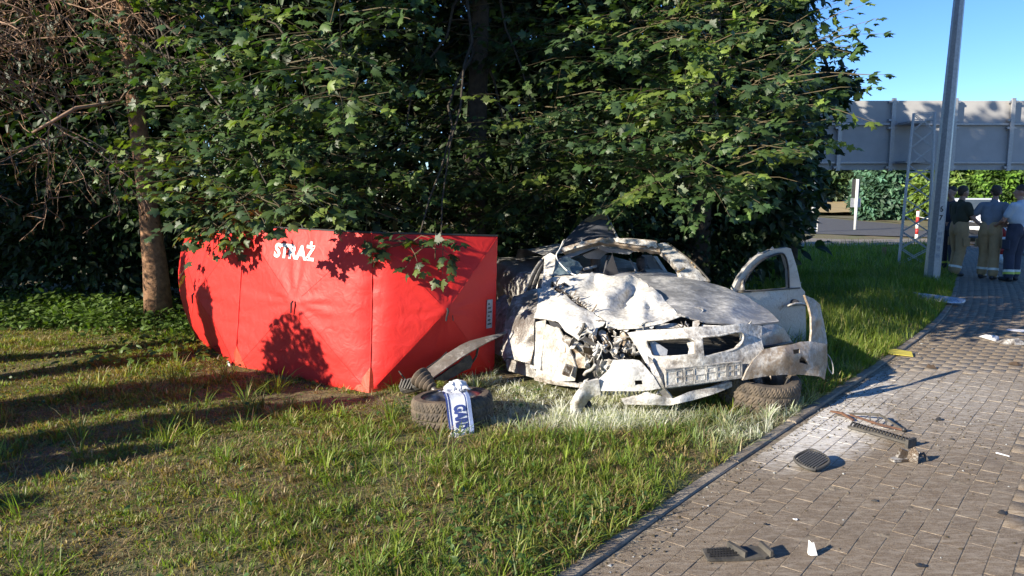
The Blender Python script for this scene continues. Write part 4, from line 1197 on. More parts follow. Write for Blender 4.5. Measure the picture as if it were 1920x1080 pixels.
MT['boot'] = plain('dusty_boot', (.14, .105, .075), (.07, .055, .042), 20, .85, 0, .3, 60)
def make_drive_shaft():
    a, b = U(790, 709, 5.58), U(830, 745, 5.44)
    t = thing('drive_shaft', (a.x, a.y, 0), 'broken drive shaft with ribbed rubber boot beside the loose wheel', 'car part')
    d = (b - a).normalized()
    def along(pr, name, m, n=20):
        MB().tube([a + d * z for r_, z in pr], [r_ for r_, z in pr], n).build(name, m, t, True)
    along([(.05, -.03), (.082, -.025), (.082, -.012), (.052, -.004), (.052, .008), (.078, .014), (.078, .024), (.048, .032), (.048, .044), (.068, .050), (.068, .060), (.040, .068), (.040, .078), (.056, .084), (.056, .092), (.030, .10), (.030, .112), (.044, .118), (.044, .126), (.024, .134)], 'rubber_boot', MT['boot'])
    along([(.022, .10), (.022, .24)], 'shaft', MT['alloy'])
    along([(.03, .19), (.045, .20), (.045, .23), (.03, .235), (.05, .24), (.05, .27), (.02, .28)], 'joint', MT['rust'])
    c = U(766, 724, 5.72)
    MB().tube([c + Vector((-.05, .02, -.03)), c + Vector((-.01, 0, 0)), c + Vector((.06, -.02, .02)), c + Vector((.11, -.05, .03))], [.04, .06, .058, .04], 10).build('joint_housing', MT['plastic'], t)
    for k in range(5):
        MB().tube([c + Vector((-.06 + k * .02, -.075, .01 - k * .004)), c + Vector((-.04 + k * .025, -.05, .07))], .009, 5).build('rib', MT['plastic'], t)
    MB().tube([c + Vector((-.02, 0, .05)), c + Vector((-.05, -.03, .10)), c + Vector((-.07, -.03, .13))], .006, 5).build('brake_hose', MT['plastic'], t)
make_drive_shaft()

def make_fender():
    t = thing('torn_off_fender', (-.6, 6.0, 0), 'torn off silver fender leaning between the red screen and the car', 'car part')
    P = [(777, 712, 5.80), (792, 698, 5.86), (807, 688, 5.92), (837, 664, 6.0), (862, 648, 6.06), (879, 640, 6.12), (907, 632, 6.2), (934, 626, 6.28), (948, 621, 6.34), (948, 625, 6.32), (920, 639, 6.14), (897, 651, 6.02), (865, 670, 5.9), (823, 700, 5.76), (812, 708, 5.72), (795, 716, 5.74)]
    panel('fender_skin', P, [(860, 660, 5.99), (820, 688, 5.86)], powder_mat('fender_grey', (.20, .19, .175), .24, dirt=(.15, .13, .105), dirt_amt=.5, metal=.3, rough=.5), t, th=.008, amp=.004, scl=7)
    panel('wheel_arch_liner', [(812, 712, 5.80), (850, 686, 5.98), (880, 664, 6.10), (885, 676, 6.12), (880, 690, 6.10), (858, 702, 6.0), (835, 714, 5.9)], [], MT['plastic'], t, th=.02, amp=.02, scl=14)
    MB().tube([U(896, 653, 6.08), U(893, 668, 6.1), U(885, 680, 6.12)], .01, 6).build('stay', MT['plastic'], t)
    MB().tube([U(838, 660, 6.06), U(826, 672, 6.02), U(800, 690, 5.96)], .006, 6).build('edge_trim', MT['black'], t)
make_fender()
# ---------------------------------------------------------------- the wrecked car
def make_car():
    SCALE = 1.05                               # the nose stands about five metres and a quarter away
    def U(px, py, Y): return globals()['U'](px, py, Y * SCALE)
    def panel(name, outline, ctrl, *a, **k):
        up = lambda L_: [(q[0], q[1], q[2] * SCALE) if len(q) == 3 else q for q in L_]
        return globals()['panel'](name, up(outline), up(ctrl), *a, **k)
    car = thing('wrecked_car', (1.25, 5.6, 0), 'crushed silver saloon car white with extinguisher powder, nose towards the camera', 'car')
    H = lambda *a: list(a)
    # bonnet: smooth grey half and buckled powdered half
    hood = panel('hood', H((1186, 517, 6.42), (1235, 518, 6.45), (1285, 521, 6.48), (1345, 534, 6.5), (1400, 556, 6.25), (1440, 582, 5.9), (1461, 603, 5.52), (1420, 608, 5.38), (1370, 608, 5.30), (1320, 604, 5.26), (1285, 594, 5.28), (1272, 590, 5.32), (1244, 562, 5.68), (1214, 532, 6.15)), [(1300, 560, 5.72), (1370, 580, 5.58), (1330, 592, 5.40), (1250, 535, 6.1)], MT['hoodgrey'], car, th=.012, amp=.007, scl=4, step=6)
    panel('hood_fold', H((1036, 522, 6.46), (1075, 519, 6.44), (1105, 517, 6.42), (1188, 517.5, 6.41), (1214, 533, 6.12), (1244, 563, 5.64), (1273, 591, 5.29), (1236, 601, 5.27), (1190, 611, 5.26), (1155, 613, 5.36), (1140, 606, 5.45), (1105, 582, 5.75), (1065, 552, 6.12), (1040, 534, 6.38)), [(1120, 538, 6.30), (1135, 556, 5.86), (1150, 588, 5.66), (1172, 540, 6.02), (1186, 556, 6.04), (1200, 566, 5.62), (1216, 580, 5.58), (1182, 582, 5.78), (1205, 592, 5.38), (1160, 566, 5.90), (1100, 556, 6.08), (1225, 560, 5.60)], MT['caked'], car, th=.012, amp=.030, scl=4.0, step=4.0, seed=3)
    c = U(1309, 583, 5.46)
    MB().lathe([(.030, .0), (.041, .006), (.044, .0)], 24).tf(Matrix.Translation(c + Vector((0, 0, .006))) @ Matrix.Rotation(.35, 4, 'X')).build('badge', MT['silver'], hood, True)
    panel('hood_lip', H((1155, 613, 5.30), (1190, 610, 5.24), (1236, 601, 5.22), (1276, 588, 5.24), (1278, 593, 5.23), (1240, 607, 5.21), (1195, 616, 5.23), (1158, 618, 5.29)), [], MT['powder'], hood, th=.02, amp=.006, scl=10, step=4)
    # crushed right-hand side
    panel('crumpled_fender', H((1006, 546, 6.36), (1032, 541, 6.32), (1064, 558, 6.02), (1100, 586, 5.70), (1137, 609, 5.48), (1132, 617, 5.45), (1105, 628, 5.42), (1080, 635, 5.42), (1062, 622, 5.50), (1048, 606, 5.56), (1030, 598, 5.72), (1004, 600, 5.92)), [(1050, 575, 5.85), (1085, 605, 5.5)], MT['caked'], car, th=.008, amp=.045, scl=3.2, step=5, seed=5)
    panel('crushed_front_door', H((962, 557, 6.36), (984, 549, 6.38), (1007, 544, 6.34), (1010, 562, 6.16), (1005, 600, 5.90), (1003, 640, 5.84), (996, 683, 5.80), (970, 676, 5.88), (943, 668, 5.98), (947, 620, 6.10), (955, 580, 6.24)), [(975, 610, 5.98), (985, 580, 6.10)], MT['scraped'], car, th=.02, amp=.028, scl=3.2, step=5, seed=7)
    panel('crushed_rear_door', H((929, 568, 6.66), (938, 556, 6.7), (949, 552, 6.68), (957, 578, 6.52), (951, 620, 6.36), (941, 668, 6.28), (926, 662, 6.46), (928, 610, 6.56)), [], MT['scraped'], car, th=.02, amp=.03, scl=4, step=5, seed=8)
    panel('inner_pillar', H((1005, 604, 5.86), (1024, 600, 5.82), (1020, 640, 5.74), (1013, 694, 5.70), (995, 690, 5.84), (1001, 650, 5.86)), [], MT['powder'], car, th=.02, amp=.008, scl=9, step=5)
    panel('sill', H((948, 672, 6.16), (998, 685, 5.86), (1008, 700, 5.80), (1000, 708, 5.84), (952, 695, 6.10)), [], MT['silver'], car, th=.09, amp=.006, scl=9, step=5)
    panel('inner_wheel_arch', H((1024, 608, 5.74), (1048, 618, 5.64), (1062, 640, 5.56), (1072, 660, 5.52), (1082, 688, 5.50), (1079, 714, 5.50), (1045, 716, 5.58), (1004, 706, 5.76), (1013, 660, 5.76)), [(1045, 660, 5.66), (1062, 690, 5.58)], MT['powder'], car, th=.012, amp=.014, scl=6, step=5, seed=2)
    panel('jacking_rail', H((1000, 706, 5.78), (1046, 716, 5.56), (1088, 721, 5.46), (1092, 727, 5.45), (1045, 722, 5.57), (1002, 713, 5.77)), [], MT['powder'], car, th=.03, amp=.008, scl=12, step=4)
    b = MB().box(U(1064, 694, 5.46), (.06, .05, .085), Matrix.Rotation(.35, 3, 'Y')); b.build('spring_seat', MT['mech'], car)
    panel('engine_bay_shade', H((1030, 600, 5.80), (1050, 606, 5.72), (1075, 640, 5.64), (1140, 612, 5.62), (1190, 612, 5.6), (1205, 650, 5.5), (1165, 690, 5.45), (1120, 712, 5.55), (1085, 716, 5.62), (1060, 660, 5.72)), [], MT['inner_dark'], car, th=.02, amp=.03, scl=8, step=9)  # dark sheet stands in for the shade inside the torn bay
    MB().tube([U(1058, 634, 5.55), U(1085, 650, 5.46), U(1116, 674, 5.38)], [.030, .034, .030], 10).build('chassis_leg', MT['mech'], car, True)
    panel('strut_tower', H((1058, 645, 5.58), (1080, 655, 5.54), (1100, 672, 5.50), (1102, 690, 5.48), (1080, 690, 5.52), (1064, 680, 5.56)), [], MT['muddy'], car, th=.02, amp=.02, scl=10, step=5)
    # torn sheet metal, pipes and hoses in the crushed engine bay
    r = random.Random(21)
    kinds = ['caked', 'caked', 'powder', 'caked', 'caked', 'muddy', 'mech', 'powder']
    for k in range(84):
        px = r.uniform(1066, 1205); py = r.uniform(616, 700)
        if px < 1100 and py > 650: continue
        if px > 1170 and py > 660: continue
        Y = 5.50 - (py - 616) / 84 * .20 - (px - 1066) / 140 * .12 + r.uniform(-.05, .05)
        a0 = r.uniform(0, 6.28); s1, s2 = r.uniform(5, 16), r.uniform(2.5, 8)
        n = r.randint(4, 6); poly = []
        for j in range(n):
            a = 2 * math.pi * j / n + r.uniform(-.3, .3)
            x, y = math.cos(a) * s1, math.sin(a) * s2
            poly.append((px + x * math.cos(a0) - y * math.sin(a0), py + x * math.sin(a0) + y * math.cos(a0), Y + r.uniform(-.05, .05)))
        panel('torn_sheet', poly, [], MT[kinds[k % 8]], car, th=.006, amp=.01, scl=16, step=4, seed=k)
    for k in range(26):
        px = r.uniform(1070, 1215); py = r.uniform(610, 690)
        if px < 1105 and py > 660: continue
        Y = 5.42 - (py - 610) / 80 * .20 - (px - 1066) / 140 * .1
        p = [U(px, py, Y)]
        q = Vector((r.uniform(-1, 1), r.uniform(-.3, .3), r.uniform(-1, 1))).normalized()
        for j in range(3):
            q = (q + Vector((r.uniform(-1, 1), r.uniform(-.3, .3), r.uniform(-1, 1))) * .6).normalized(); p.append(p[-1] + q * r.uniform(.02, .06))
        MB().tube(catmull(p, 3), r.choice((.004, .006, .009, .013)), 6).build(r.choice(('hose', 'pipe', 'wiring')), MT[r.choice(('mech', 'powder', 'caked', 'plastic'))], car, True)
    for k in range(30):                        # splinters along the gap between fender and bonnet
        t_ = r.random(); px = 1040 + 92 * t_ + r.uniform(-7, 7); py = 532 + 72 * t_ + r.uniform(-9, 9) * (1.15 - t_)
        p0 = U(px, py, 6.28 - .82 * t_)
        q = Vector((r.uniform(-1, 1), r.uniform(-.5, .3), r.uniform(-.6, 1))).normalized()
        MB().tube([p0, p0 + q * r.uniform(.02, .05), p0 + q * .05 + Vector((r.uniform(-.03, .03), 0, r.uniform(-.03, .03)))], [.006, .008, .004], 4).build('splinter', MT[r.choice(('mech', 'caked', 'mech', 'powder'))], car)
    panel('wing_gap_shade', H((1036, 530, 6.42), (1056, 528, 6.38), (1080, 552, 6.16), (1110, 580, 5.84), (1140, 606, 5.56), (1128, 612, 5.58), (1090, 585, 5.86), (1050, 552, 6.22)), [], MT['inner_dark'], car, th=.02, amp=.02, scl=10, step=6)  # dark sheet drawn as the shaded gap beside the bonnet
    # nose: grille surround, radiator, plate holder, bumper
    nose = panel('bumper_centre', H((1176, 624, 5.20), (1215, 619, 5.15), (1260, 617, 5.10), (1300, 613, 5.08), (1345, 612, 5.12), (1395, 606, 5.19), (1428, 611, 5.28), (1427, 635, 5.24), (1432, 654, 5.18), (1405, 686, 5.11), (1392, 709, 5.09), (1320, 719, 5.02), (1250, 729, 4.99), (1236, 716, 4.99), (1216, 690, 5.03), (1196, 655, 5.12)),
                 [(1310, 640, 5.02), (1300, 680, 4.99), (1260, 625, 5.08)], MT['powder'], car,
                 holes=[[(1211, 638), (1250, 636), (1290, 633), (1302, 639), (1304, 663), (1282, 667), (1250, 669), (1224, 668)], [(1316, 632), (1350, 629), (1389, 622), (1392, 638), (1380, 653), (1348, 662), (1320, 668)]], th=.03, amp=.006, scl=7, step=4.5, seed=4)
    for P in ([(1211, 638, 5.11), (1250, 636, 5.07), (1290, 633, 5.04), (1303, 640, 5.03), (1304, 663, 5.02), (1282, 667, 5.02), (1250, 669, 5.03), (1224, 668, 5.06), (1216, 655, 5.09), (1211, 638, 5.11)], [(1316, 632, 5.04), (1350, 629, 5.07), (1389, 622, 5.14), (1393, 638, 5.14), (1380, 654, 5.11), (1348, 663, 5.06), (1320, 668, 5.03), (1317, 650, 5.03), (1316, 632, 5.04)]):
        MB().tube(catmull([U(*p) for p in P], 3), .009, 6).build('grille_frame', MT['powder'], nose, True)
    rd = panel('radiator', H((1198, 622, 5.34), (1405, 612, 5.42), (1405, 676, 5.36), (1205, 682, 5.28)), [], MT['black'], car, th=.03, step=12)
    for k in range(15):
        y = 630 + k * 3.0
        MB().tube([U(1208, y + 3, 5.31), U(1300, y + 1, 5.34), U(1398, y - 4, 5.385)], .0042, 4).build('cooling_fin', MT['plastic'], rd)
    panel('broken_grille_bit', H((1218, 641, 5.16), (1228, 640, 5.15), (1252, 656, 5.12), (1250, 667, 5.10), (1226, 666, 5.12)), [], MT['galv'], car, th=.006, step=5)
    panel('kidney_stub', H((1288, 644, 5.08), (1300, 640, 5.06), (1305, 652, 5.05), (1300, 666, 5.05), (1290, 664, 5.07), (1292, 654, 5.08)), [], MT['caked'], car, th=.03, amp=.004, step=4)
    # dark sheet in place of shade, slam panel odds and ends under the bonnet edge
    panel('slam_gap_shade', H((1196, 616, 5.46), (1240, 604, 5.44), (1285, 594, 5.44), (1330, 606, 5.42), (1400, 608, 5.46), (1430, 608, 5.5), (1428, 622, 5.46), (1300, 624, 5.36), (1200, 628, 5.44)), [], MT['inner_dark'], car, th=.02, step=9)
    for P, mk in (([(1224, 608, 5.30), (1268, 606, 5.27), (1275, 614, 5.24), (1230, 617, 5.27)], 'silver'), ([(1192, 616, 5.26), (1220, 611, 5.28), (1224, 622, 5.24), (1196, 625, 5.24)], 'caked'), ([(1316, 609, 5.24), (1352, 611, 5.22), (1350, 616, 5.2), (1318, 615, 5.22)], 'caked'), ([(1200, 622, 5.18), (1290, 614, 5.14), (1296, 619, 5.12), (1204, 628, 5.16)], 'powder'), ([(1310, 620, 5.12), (1360, 617, 5.14), (1395, 608, 5.2), (1396, 613, 5.19), (1360, 622, 5.12), (1312, 625, 5.1)], 'caked'), ([(1299, 603, 5.24), (1311, 600, 5.24), (1312, 607, 5.22), (1306, 618, 5.18), (1298, 622, 5.16)], 'muddy'), ([(1270, 607, 5.26), (1284, 611, 5.22), (1296, 621, 5.16), (1288, 620, 5.18)], 'powder')):
        panel('slam_panel_piece', P, [], MT[mk], car, th=.02, amp=.004, scl=14, step=4)
    for k in range(9):
        x = r.uniform(1276, 1330)
        MB().tube([U(x, r.uniform(602, 610), 5.26), U(x + r.uniform(-6, 6), r.uniform(610, 616), 5.22), U(x + r.uniform(-8, 8), r.uniform(616, 624), 5.18)], .005, 5).build('wiring', MT['mech'], car, True)
    # headlight
    hl = panel('headlight', H((1424, 613, 5.29), (1440, 609, 5.36), (1457, 608, 5.42), (1472, 618, 5.50), (1485, 641, 5.56), (1460, 646, 5.42), (1430, 650, 5.24)), [(1450, 628, 5.32)], MT['silver'], car, th=.05, step=4, amp=.003)
    MB().tube([U(1428, 651, 5.22), U(1460, 647, 5.40), U(1486, 642, 5.54)], .010, 6).build('headlight_gap_shade', MT['black'], hl, True)  # black tube painted in as the shaded gap below the headlight
    # bumper, right of the plate
    bp = panel('bumper', H((1432, 655, 5.10), (1458, 650, 5.14), (1484, 646, 5.18), (1500, 641, 5.22), (1519, 640, 5.26), (1550, 645, 5.34), (1551, 678, 5.33), (1546, 712, 5.28), (1538, 706, 5.25), (1510, 703, 5.20), (1470, 702, 5.12), (1430, 706, 5.06), (1392, 713, 5.02), (1400, 695, 5.02), (1412, 675, 5.05)), [(1450, 680, 5.07), (1500, 670, 5.16), (1470, 662, 5.10)], MT['muddy'], car,
               holes=[[(1486, 656), (1499, 654), (1500, 662), (1487, 664)], [(1503, 668), (1511, 674), (1515, 684), (1499, 680), (1499, 674)]], th=.016, amp=.006, scl=6, step=4.5, seed=6)
    panel('bumper_wing', H((1508, 553, 5.34), (1524, 560, 5.40), (1537, 571, 5.46), (1543, 600, 5.46), (1549, 630, 5.42), (1551, 648, 5.38), (1519, 645, 5.27), (1521, 620, 5.30), (1521, 595, 5.32), (1516, 573, 5.33)), [(1534, 600, 5.36)], MT['muddy'], bp, th=.016, amp=.006, scl=7, step=4.5, seed=9)
    panel('fog_lamp_pocket', H((1480, 650, 5.26), (1522, 652, 5.34), (1522, 692, 5.32), (1482, 692, 5.24)), [], MT['inner_dark'], bp, th=.02, step=12)
    MB().tube(catmull([U(1551, 664, 5.36), U(1558, 674, 5.35), U(1562, 690, 5.34), U(1561, 701, 5.33), U(1553, 690, 5.34), U(1550, 676, 5.35)], 5), .005, 5).build('loose_strap', MT['wire'], bp, True)
    # bumper, left of the plate
    bl = panel('bumper_side_torn', H((1150, 675, 5.06), (1186, 674, 5.02), (1198, 676, 5.02), (1224, 704, 4.97), (1238, 728, 4.95), (1220, 731, 4.95), (1186, 733, 4.97), (1150, 733, 5.0), (1127, 733, 5.03), (1121, 713, 5.06), (1143, 691, 5.08)), [(1180, 700, 4.96)], MT['caked'], car, holes=[[(1190, 713), (1204, 713), (1205, 721), (1191, 722)]], th=.016, amp=.012, scl=7, step=4.5, seed=11)
    panel('tow_hole_back', H((1184, 708, 5.06), (1210, 708, 5.05), (1210, 727, 5.05), (1184, 727, 5.06)), [], MT['inner_dark'], bl, th=.01, step=8)
    panel('bumper_fog_ring', H((1122, 711, 5.02), (1097, 716, 5.00), (1080, 735, 5.00), (1069, 755, 5.03), (1070, 782, 5.0), (1079, 787, 5.0), (1087, 775, 5.02), (1095, 761, 5.06), (1103, 750, 5.05), (1112, 743, 5.04), (1126, 738, 5.03)), [(1085, 750, 4.97)], MT['caked'], car, th=.03, amp=.008, scl=9, step=4, seed=12)
    MB().tube([U(1101, 757, 5.06), U(1104, 762, 5.12)], [.030, .026], 12).build('fog_lamp_shade_disc', MT['inner_dark'], car)  # solid dark disc, its colour standing for the shade in the hole
    panel('lower_strip', H((1214, 668, 5.00), (1222, 674, 5.0), (1232, 694, 4.97), (1246, 728, 4.95), (1262, 748, 4.96), (1246, 748, 4.98), (1228, 722, 4.97)), [], MT['silver'], car, th=.02, amp=.004, scl=9, step=4)
    panel('bumper_lip', H((1166, 750, 4.98), (1190, 744, 4.97), (1212, 734, 4.97), (1240, 743, 4.95), (1262, 748, 4.96), (1290, 735, 5.0), (1330, 726, 5.05), (1372, 716, 5.12), (1374, 725, 5.12), (1335, 740, 5.03), (1300, 750, 4.99), (1258, 760, 4.95), (1205, 758, 4.96), (1170, 758, 4.98)), [(1210, 748, 4.93), (1270, 754, 4.93)], MT['powder'], car, th=.05, amp=.010, scl=9, step=4.5, seed=13)
    panel('undertray', H((1238, 729, 5.08), (1300, 722, 5.12), (1345, 716, 5.18), (1345, 728, 5.30), (1300, 738, 5.26), (1245, 744, 5.20)), [], MT['scraped'], car, th=.02, amp=.008, scl=9, step=6)
    for k in range(12):
        x = 1128 + k * 7.5
        MB().box(U(x, 737 - (k % 3), 5.10), (.010, .02, r.uniform(.02, .05)), Matrix.Rotation(r.uniform(-.4, .4), 3, 'Y')).build('clip', MT['powder'], car)
    # number plate holder without its plate
    Q = [U(1248, 727, 4.955), U(1391, 708, 5.045), U(1391, 677, 5.05), U(1247, 692, 4.965)]
    def qp(u, v, o=0.0):
        n_ = (Q[1] - Q[0]).cross(Q[3] - Q[0]).normalized()
        return (Q[0] * (1 - u) + Q[1] * u) * (1 - v) + (Q[3] * (1 - u) + Q[2] * u) * v + n_ * o
    MB().add([qp(0, 0), qp(1, 0), qp(1, 1), qp(0, 1), qp(0, 0, -.02), qp(1, 0, -.02), qp(1, 1, -.02), qp(0, 1, -.02)], [(0, 1, 2, 3), (0, 1, 5, 4), (1, 2, 6, 5), (2, 3, 7, 6), (3, 0, 4, 7)]).build('plate_holder', MT['powder'], car)
    ph = bpy.data.objects[[o.name for o in car.children if o.name.startswith('plate_holder')][0]]
    def rib(u0, v0, u1, v1, rr=.0035): MB().tube([qp(u0, v0, .004), qp(u1, v1, .004)], rr, 4).build('rib', MT['silver'] if r.random() < .5 else MT['powder'], ph)
    for u in (.005, .24, .37, .53, .66, .8, .995): rib(u, .02, u, .98, .0045)
    for v in (.03, .97): rib(0, v, 1, v, .006)
    rib(.0, .12, 1, .12, .003); rib(0, .86, 1, .86, .003)
    for (a, b_) in ((.02, .24), (.24, .37), (.37, .53), (.53, .66), (.66, .8), (.8, .99)):
        for (c0, c1) in ((.18, .48), (.54, .82)):
            w = (b_ - a); a1, b1 = a + w * .12, b_ - w * .12
            if w > .18:
                m_ = (a1 + b1) / 2
                cells = [(a1, m_ - .01), (m_ + .01, b1)]
            else: cells = [(a1, b1)]
            for (x0, x1) in cells:
                if r.random() < .15: continue
                rib(x0, c0, x1, c0); rib(x0, c1, x1, c1); rib(x0, c0, x0, c1); rib(x1, c0, x1, c1)
    # cabin: roof edge, pillars, torn roof skin, seats
    panel('roof_header', H((1052, 466, 6.98), (1085, 456, 7.0), (1124, 446, 7.04), (1159, 447, 7.02), (1195, 448, 7.0), (1231, 452, 6.96), (1238, 474, 6.90), (1204, 467, 6.92), (1159, 460, 6.98), (1124, 454, 7.0), (1088, 464, 6.96), (1058, 473, 6.94)), [], MT['muddy'], car, th=.05, amp=.012, scl=8, step=4, seed=14)
    panel('roof_crease', H((1150, 447, 6.98), (1195, 449, 6.96), (1229, 453, 6.92), (1233, 463, 6.9), (1195, 460, 6.93), (1155, 454, 6.96)), [], MT['powder'], car, th=.012, amp=.012, scl=12, step=4, seed=15)
    panel('sun_visor', H((1049, 484, 6.96), (1080, 470, 7.02), (1120, 456, 7.10), (1124, 462, 7.10), (1088, 476, 7.02), (1058, 488, 6.96)), [], MT['headliner'], car, th=.02, step=5)
    panel('headlining', H((1122, 455, 7.12), (1142, 466, 7.12), (1165, 466, 7.1), (1190, 470, 7.05), (1180, 476, 7.1), (1140, 472, 7.15), (1125, 468, 7.15)), [], MT['headliner'], car, th=.015, amp=.012, scl=12, step=4)
    panel('headlining_flap', H((1092, 478, 7.25), (1122, 466, 7.25), (1140, 472, 7.3), (1124, 486, 7.3), (1100, 484, 7.28)), [], MT['headliner'], car, th=.01, amp=.01, step=5)
    panel('front_pillar', H((1232, 458, 7.0), (1246, 456, 7.02), (1262, 463, 6.98), (1295, 492, 6.74), (1329, 528, 6.50), (1300, 526, 6.46), (1278, 522, 6.48), (1273, 506, 6.58), (1252, 484, 6.78), (1238, 472, 6.92)), [], MT['powder'], car, th=.05, amp=.01, scl=8, step=4.5, seed=16)
    MB().tube(catmull([U(1258, 460, 6.99), U(1295, 489, 6.74), U(1318, 512, 6.58), U(1331, 528, 6.49)], 5), .010, 6).build('window_seal', MT['plastic'], car, True)
    for p0, p1 in (((1247, 478, 6.84), (1254, 490, 6.8)), ((1270, 510, 6.56), (1284, 503, 6.56)), ((1296, 492, 6.72), (1304, 502, 6.66))):
        MB().tube([U(*p0), U((p0[0] + p1[0]) / 2 + 3, (p0[1] + p1[1]) / 2 - 2, p0[2] - .02), U(*p1)], .009, 6).build('bracket', MT['tan'], car, True)
    panel('front_pillar_bent', H((1021, 481, 6.80), (1032, 474, 6.80), (1042, 479, 6.76), (1040, 500, 6.62), (1034, 525, 6.48), (1031, 548, 6.38), (1014, 548, 6.40), (1019, 520, 6.55)), [], MT['powder'], car, th=.04, amp=.008, scl=9, step=4.5, seed=17)
    for off, mk, rr in ((0, 'silver', .014), (6, 'black', .016), (11, 'silver', .010), (16, 'black', .014)):
        MB().tube(catmull([U(984 + off, 548, 6.62 - off * .004), U(997 + off * .8, 516, 6.76), U(1012 + off * .5, 492, 6.86), U(1024, 480, 6.86)], 5), rr, 6).build('door_frame_bent', MT[mk], car, True)
    panel('windscreen_shard', H((1040, 490, 6.72), (1062, 482, 6.9), (1085, 492, 6.92), (1092, 503, 6.85), (1082, 516, 6.6), (1036, 517, 6.52)), [], plain('crazed_glass', (.10, .16, .20), (.22, .28, .31), 30, .35, 0, .6, 120), car, th=.006, step=5, amp=.01, scl=14)
    MB().tube(catmull([U(1056, 452, 6.9), U(1050, 466, 6.8), U(1043, 480, 6.7), U(1052, 496, 6.62), (U(1068, 511, 6.54)), U(1085, 517, 6.48), U(1110, 517.5, 6.42)], 6), .0065, 6).build('trim_cord', MT['white'], car, True)
    MB().tube(catmull([U(1055, 452, 6.9), U(1059, 449, 6.9), U(1057, 456, 6.9), U(1046, 474, 6.8)], 5), .004, 5).build('wire_end', MT['wire'], car)
    rs_ = panel('roof_skin_torn', H((1050, 464, 7.25), (1068, 440, 7.6), (1092, 416, 7.9), (1112, 402, 8.1), (1136, 402, 8.15), (1145, 420, 7.95), (1158, 447, 7.5), (1124, 449, 7.25), (1085, 459, 7.2)), [(1110, 430, 7.65)], plain('roof_underside_shaded', (.10, .105, .125), (.075, .08, .10), 5, .8), car, th=.012, amp=.008, scl=5, step=6, seed=18)  # roof sheet given a darkened colour for the shade on it
    panel('torn_lining', H((1096, 414, 7.82), (1112, 401, 8.02), (1137, 400, 8.08), (1139, 411, 7.95), (1124, 409, 7.95), (1108, 416, 7.85)), [], MT['tan'], rs_, th=.012, amp=.006, scl=14, step=4)
    MB().tube([U(1136, 402, 8.1), U(1146, 422, 7.9), U(1158, 447, 7.47)], .012, 6).build('roof_gutter', MT['silver'], rs_, True)
    panel('centre_pillar', H((1204, 478, 7.75), (1222, 478, 7.75), (1252, 521, 7.7), (1228, 521, 7.7)), [], MT['headliner'], car, th=.05, step=7)
    panel('centre_pillar_trim', H((1225, 480, 7.72), (1232, 480, 7.72), (1258, 519, 7.68), (1252, 520, 7.68)), [], MT['galv'], car, th=.03, step=7)
    MB().tube(catmull([U(1180, 485, 7.5), U(1190, 503, 7.4), U(1195, 519, 7.35)], 4), .012, 6, flat=.3).build('seat_belt', MT['faint'], car, True)
    for px, s_ in ((1118, 1), (1205, -1)):
        c = U(px, 530, 7.45)
        seat = MB()
        seat.tube([c + Vector((0, -.05, -.45)), c + Vector((0, 0, -.2)), c + Vector((0, .06, .06)), c + Vector((0, .08, .12))], [.24, .25, .20, .10], 12, flat=.32).build('front_seat', MT['seat'], car, True)
        MB().tube([c + Vector((.0, .08, .13)), c + Vector((0, .09, .18)), c + Vector((0, .1, .24)), c + Vector((0, .1, .27))], [.07, .12, .12, .06], 12, flat=.45).build('headrest', MT['seat'], car, True)
    for p, q, mk in (((1095, 505, 7.0), (1118, 499, 7.05), 'faint'), ((1090, 510, 6.95), (1106, 520, 6.9), 'faint'), ((1132, 520, 6.9), (1140, 480, 7.2), 'seat')):
        MB().tube([U(*p), U(*q)], .014, 6).build('torn_trim', MT[mk], car, True)
    MB().ball(U(1165, 521, 6.95), .17, 14, 8, (1.2, .6, .30)).build('airbag', MT['headliner'], car, True)
    panel('dashboard', H((1030, 519, 6.6), (1320, 524, 6.6), (1330, 575, 6.55), (1030, 575, 6.55)), [], MT['inner_dark'], car, th=.35, step=20)
    # cabin floor and tail, mostly hidden behind the nose
    fr = Vector((-.22, .975, 0)); rt_ = Vector((.975, .22, 0)); o0 = Vector((1.07, 6.95, 0))
    secs = []
    for t_, w, zb, zt in ((.2, .78, .16, .80), (1.1, .84, .15, .80), (1.9, .84, .2, .82), (2.5, .80, .26, .84), (2.75, .70, .34, .72)):
        ring_ = []
        for a, z in ((-1, zb + .06), (-.92, zb), (.92, zb), (1, zb + .06), (1.0, zt - .10), (.93, zt), (-.93, zt), (-1.0, zt - .10)):
            ring_.append(o0 + fr * t_ + rt_ * (a * w) + Vector((0, 0, z)))
        secs.append(ring_)
    b = MB(); vs = [p for s_ in secs for p in s_]
    b.add(vs, [(i * 8 + k, i * 8 + (k + 1) % 8, i * 8 + 8 + (k + 1) % 8, i * 8 + 8 + k) for i in range(4) for k in range(8)] + [tuple(range(8)), tuple(32 + k for k in range(8))]).build('tail_body', MT['silver'], car, True)
    b = MB(); roof = []
    for t_, w, z in ((.6, .62, 1.02), (1.2, .66, 1.04), (1.8, .62, .98), (2.2, .56, .86)):
        for a in (-1, -.5, 0, .5, 1): roof.append(o0 + fr * t_ + rt_ * (a * w) + Vector((0, 0, z + .04 - .05 * a * a + .02 * math.sin(a * 5 + t_ * 4))))
    b.add(roof, [(i * 5 + k, i * 5 + k + 1, i * 5 + 6 + k, i * 5 + 5 + k) for i in range(3) for k in range(4)]).build('collapsed_roof', MT['silver'], car, True)
    # open driver's door
    dr = panel('open_door', H((1382, 547, 6.72), (1440, 543, 6.92), (1502, 539, 7.14), (1509, 547, 7.17), (1511, 600, 7.18), (1511, 648, 7.16), (1470, 655, 7.02), (1420, 655, 6.85), (1392, 620, 6.75), (1384, 580, 6.72)), [(1450, 575, 6.93), (1450, 610, 6.94)], MT['doorpaint'], car, th=.08, step=7, amp=.003)
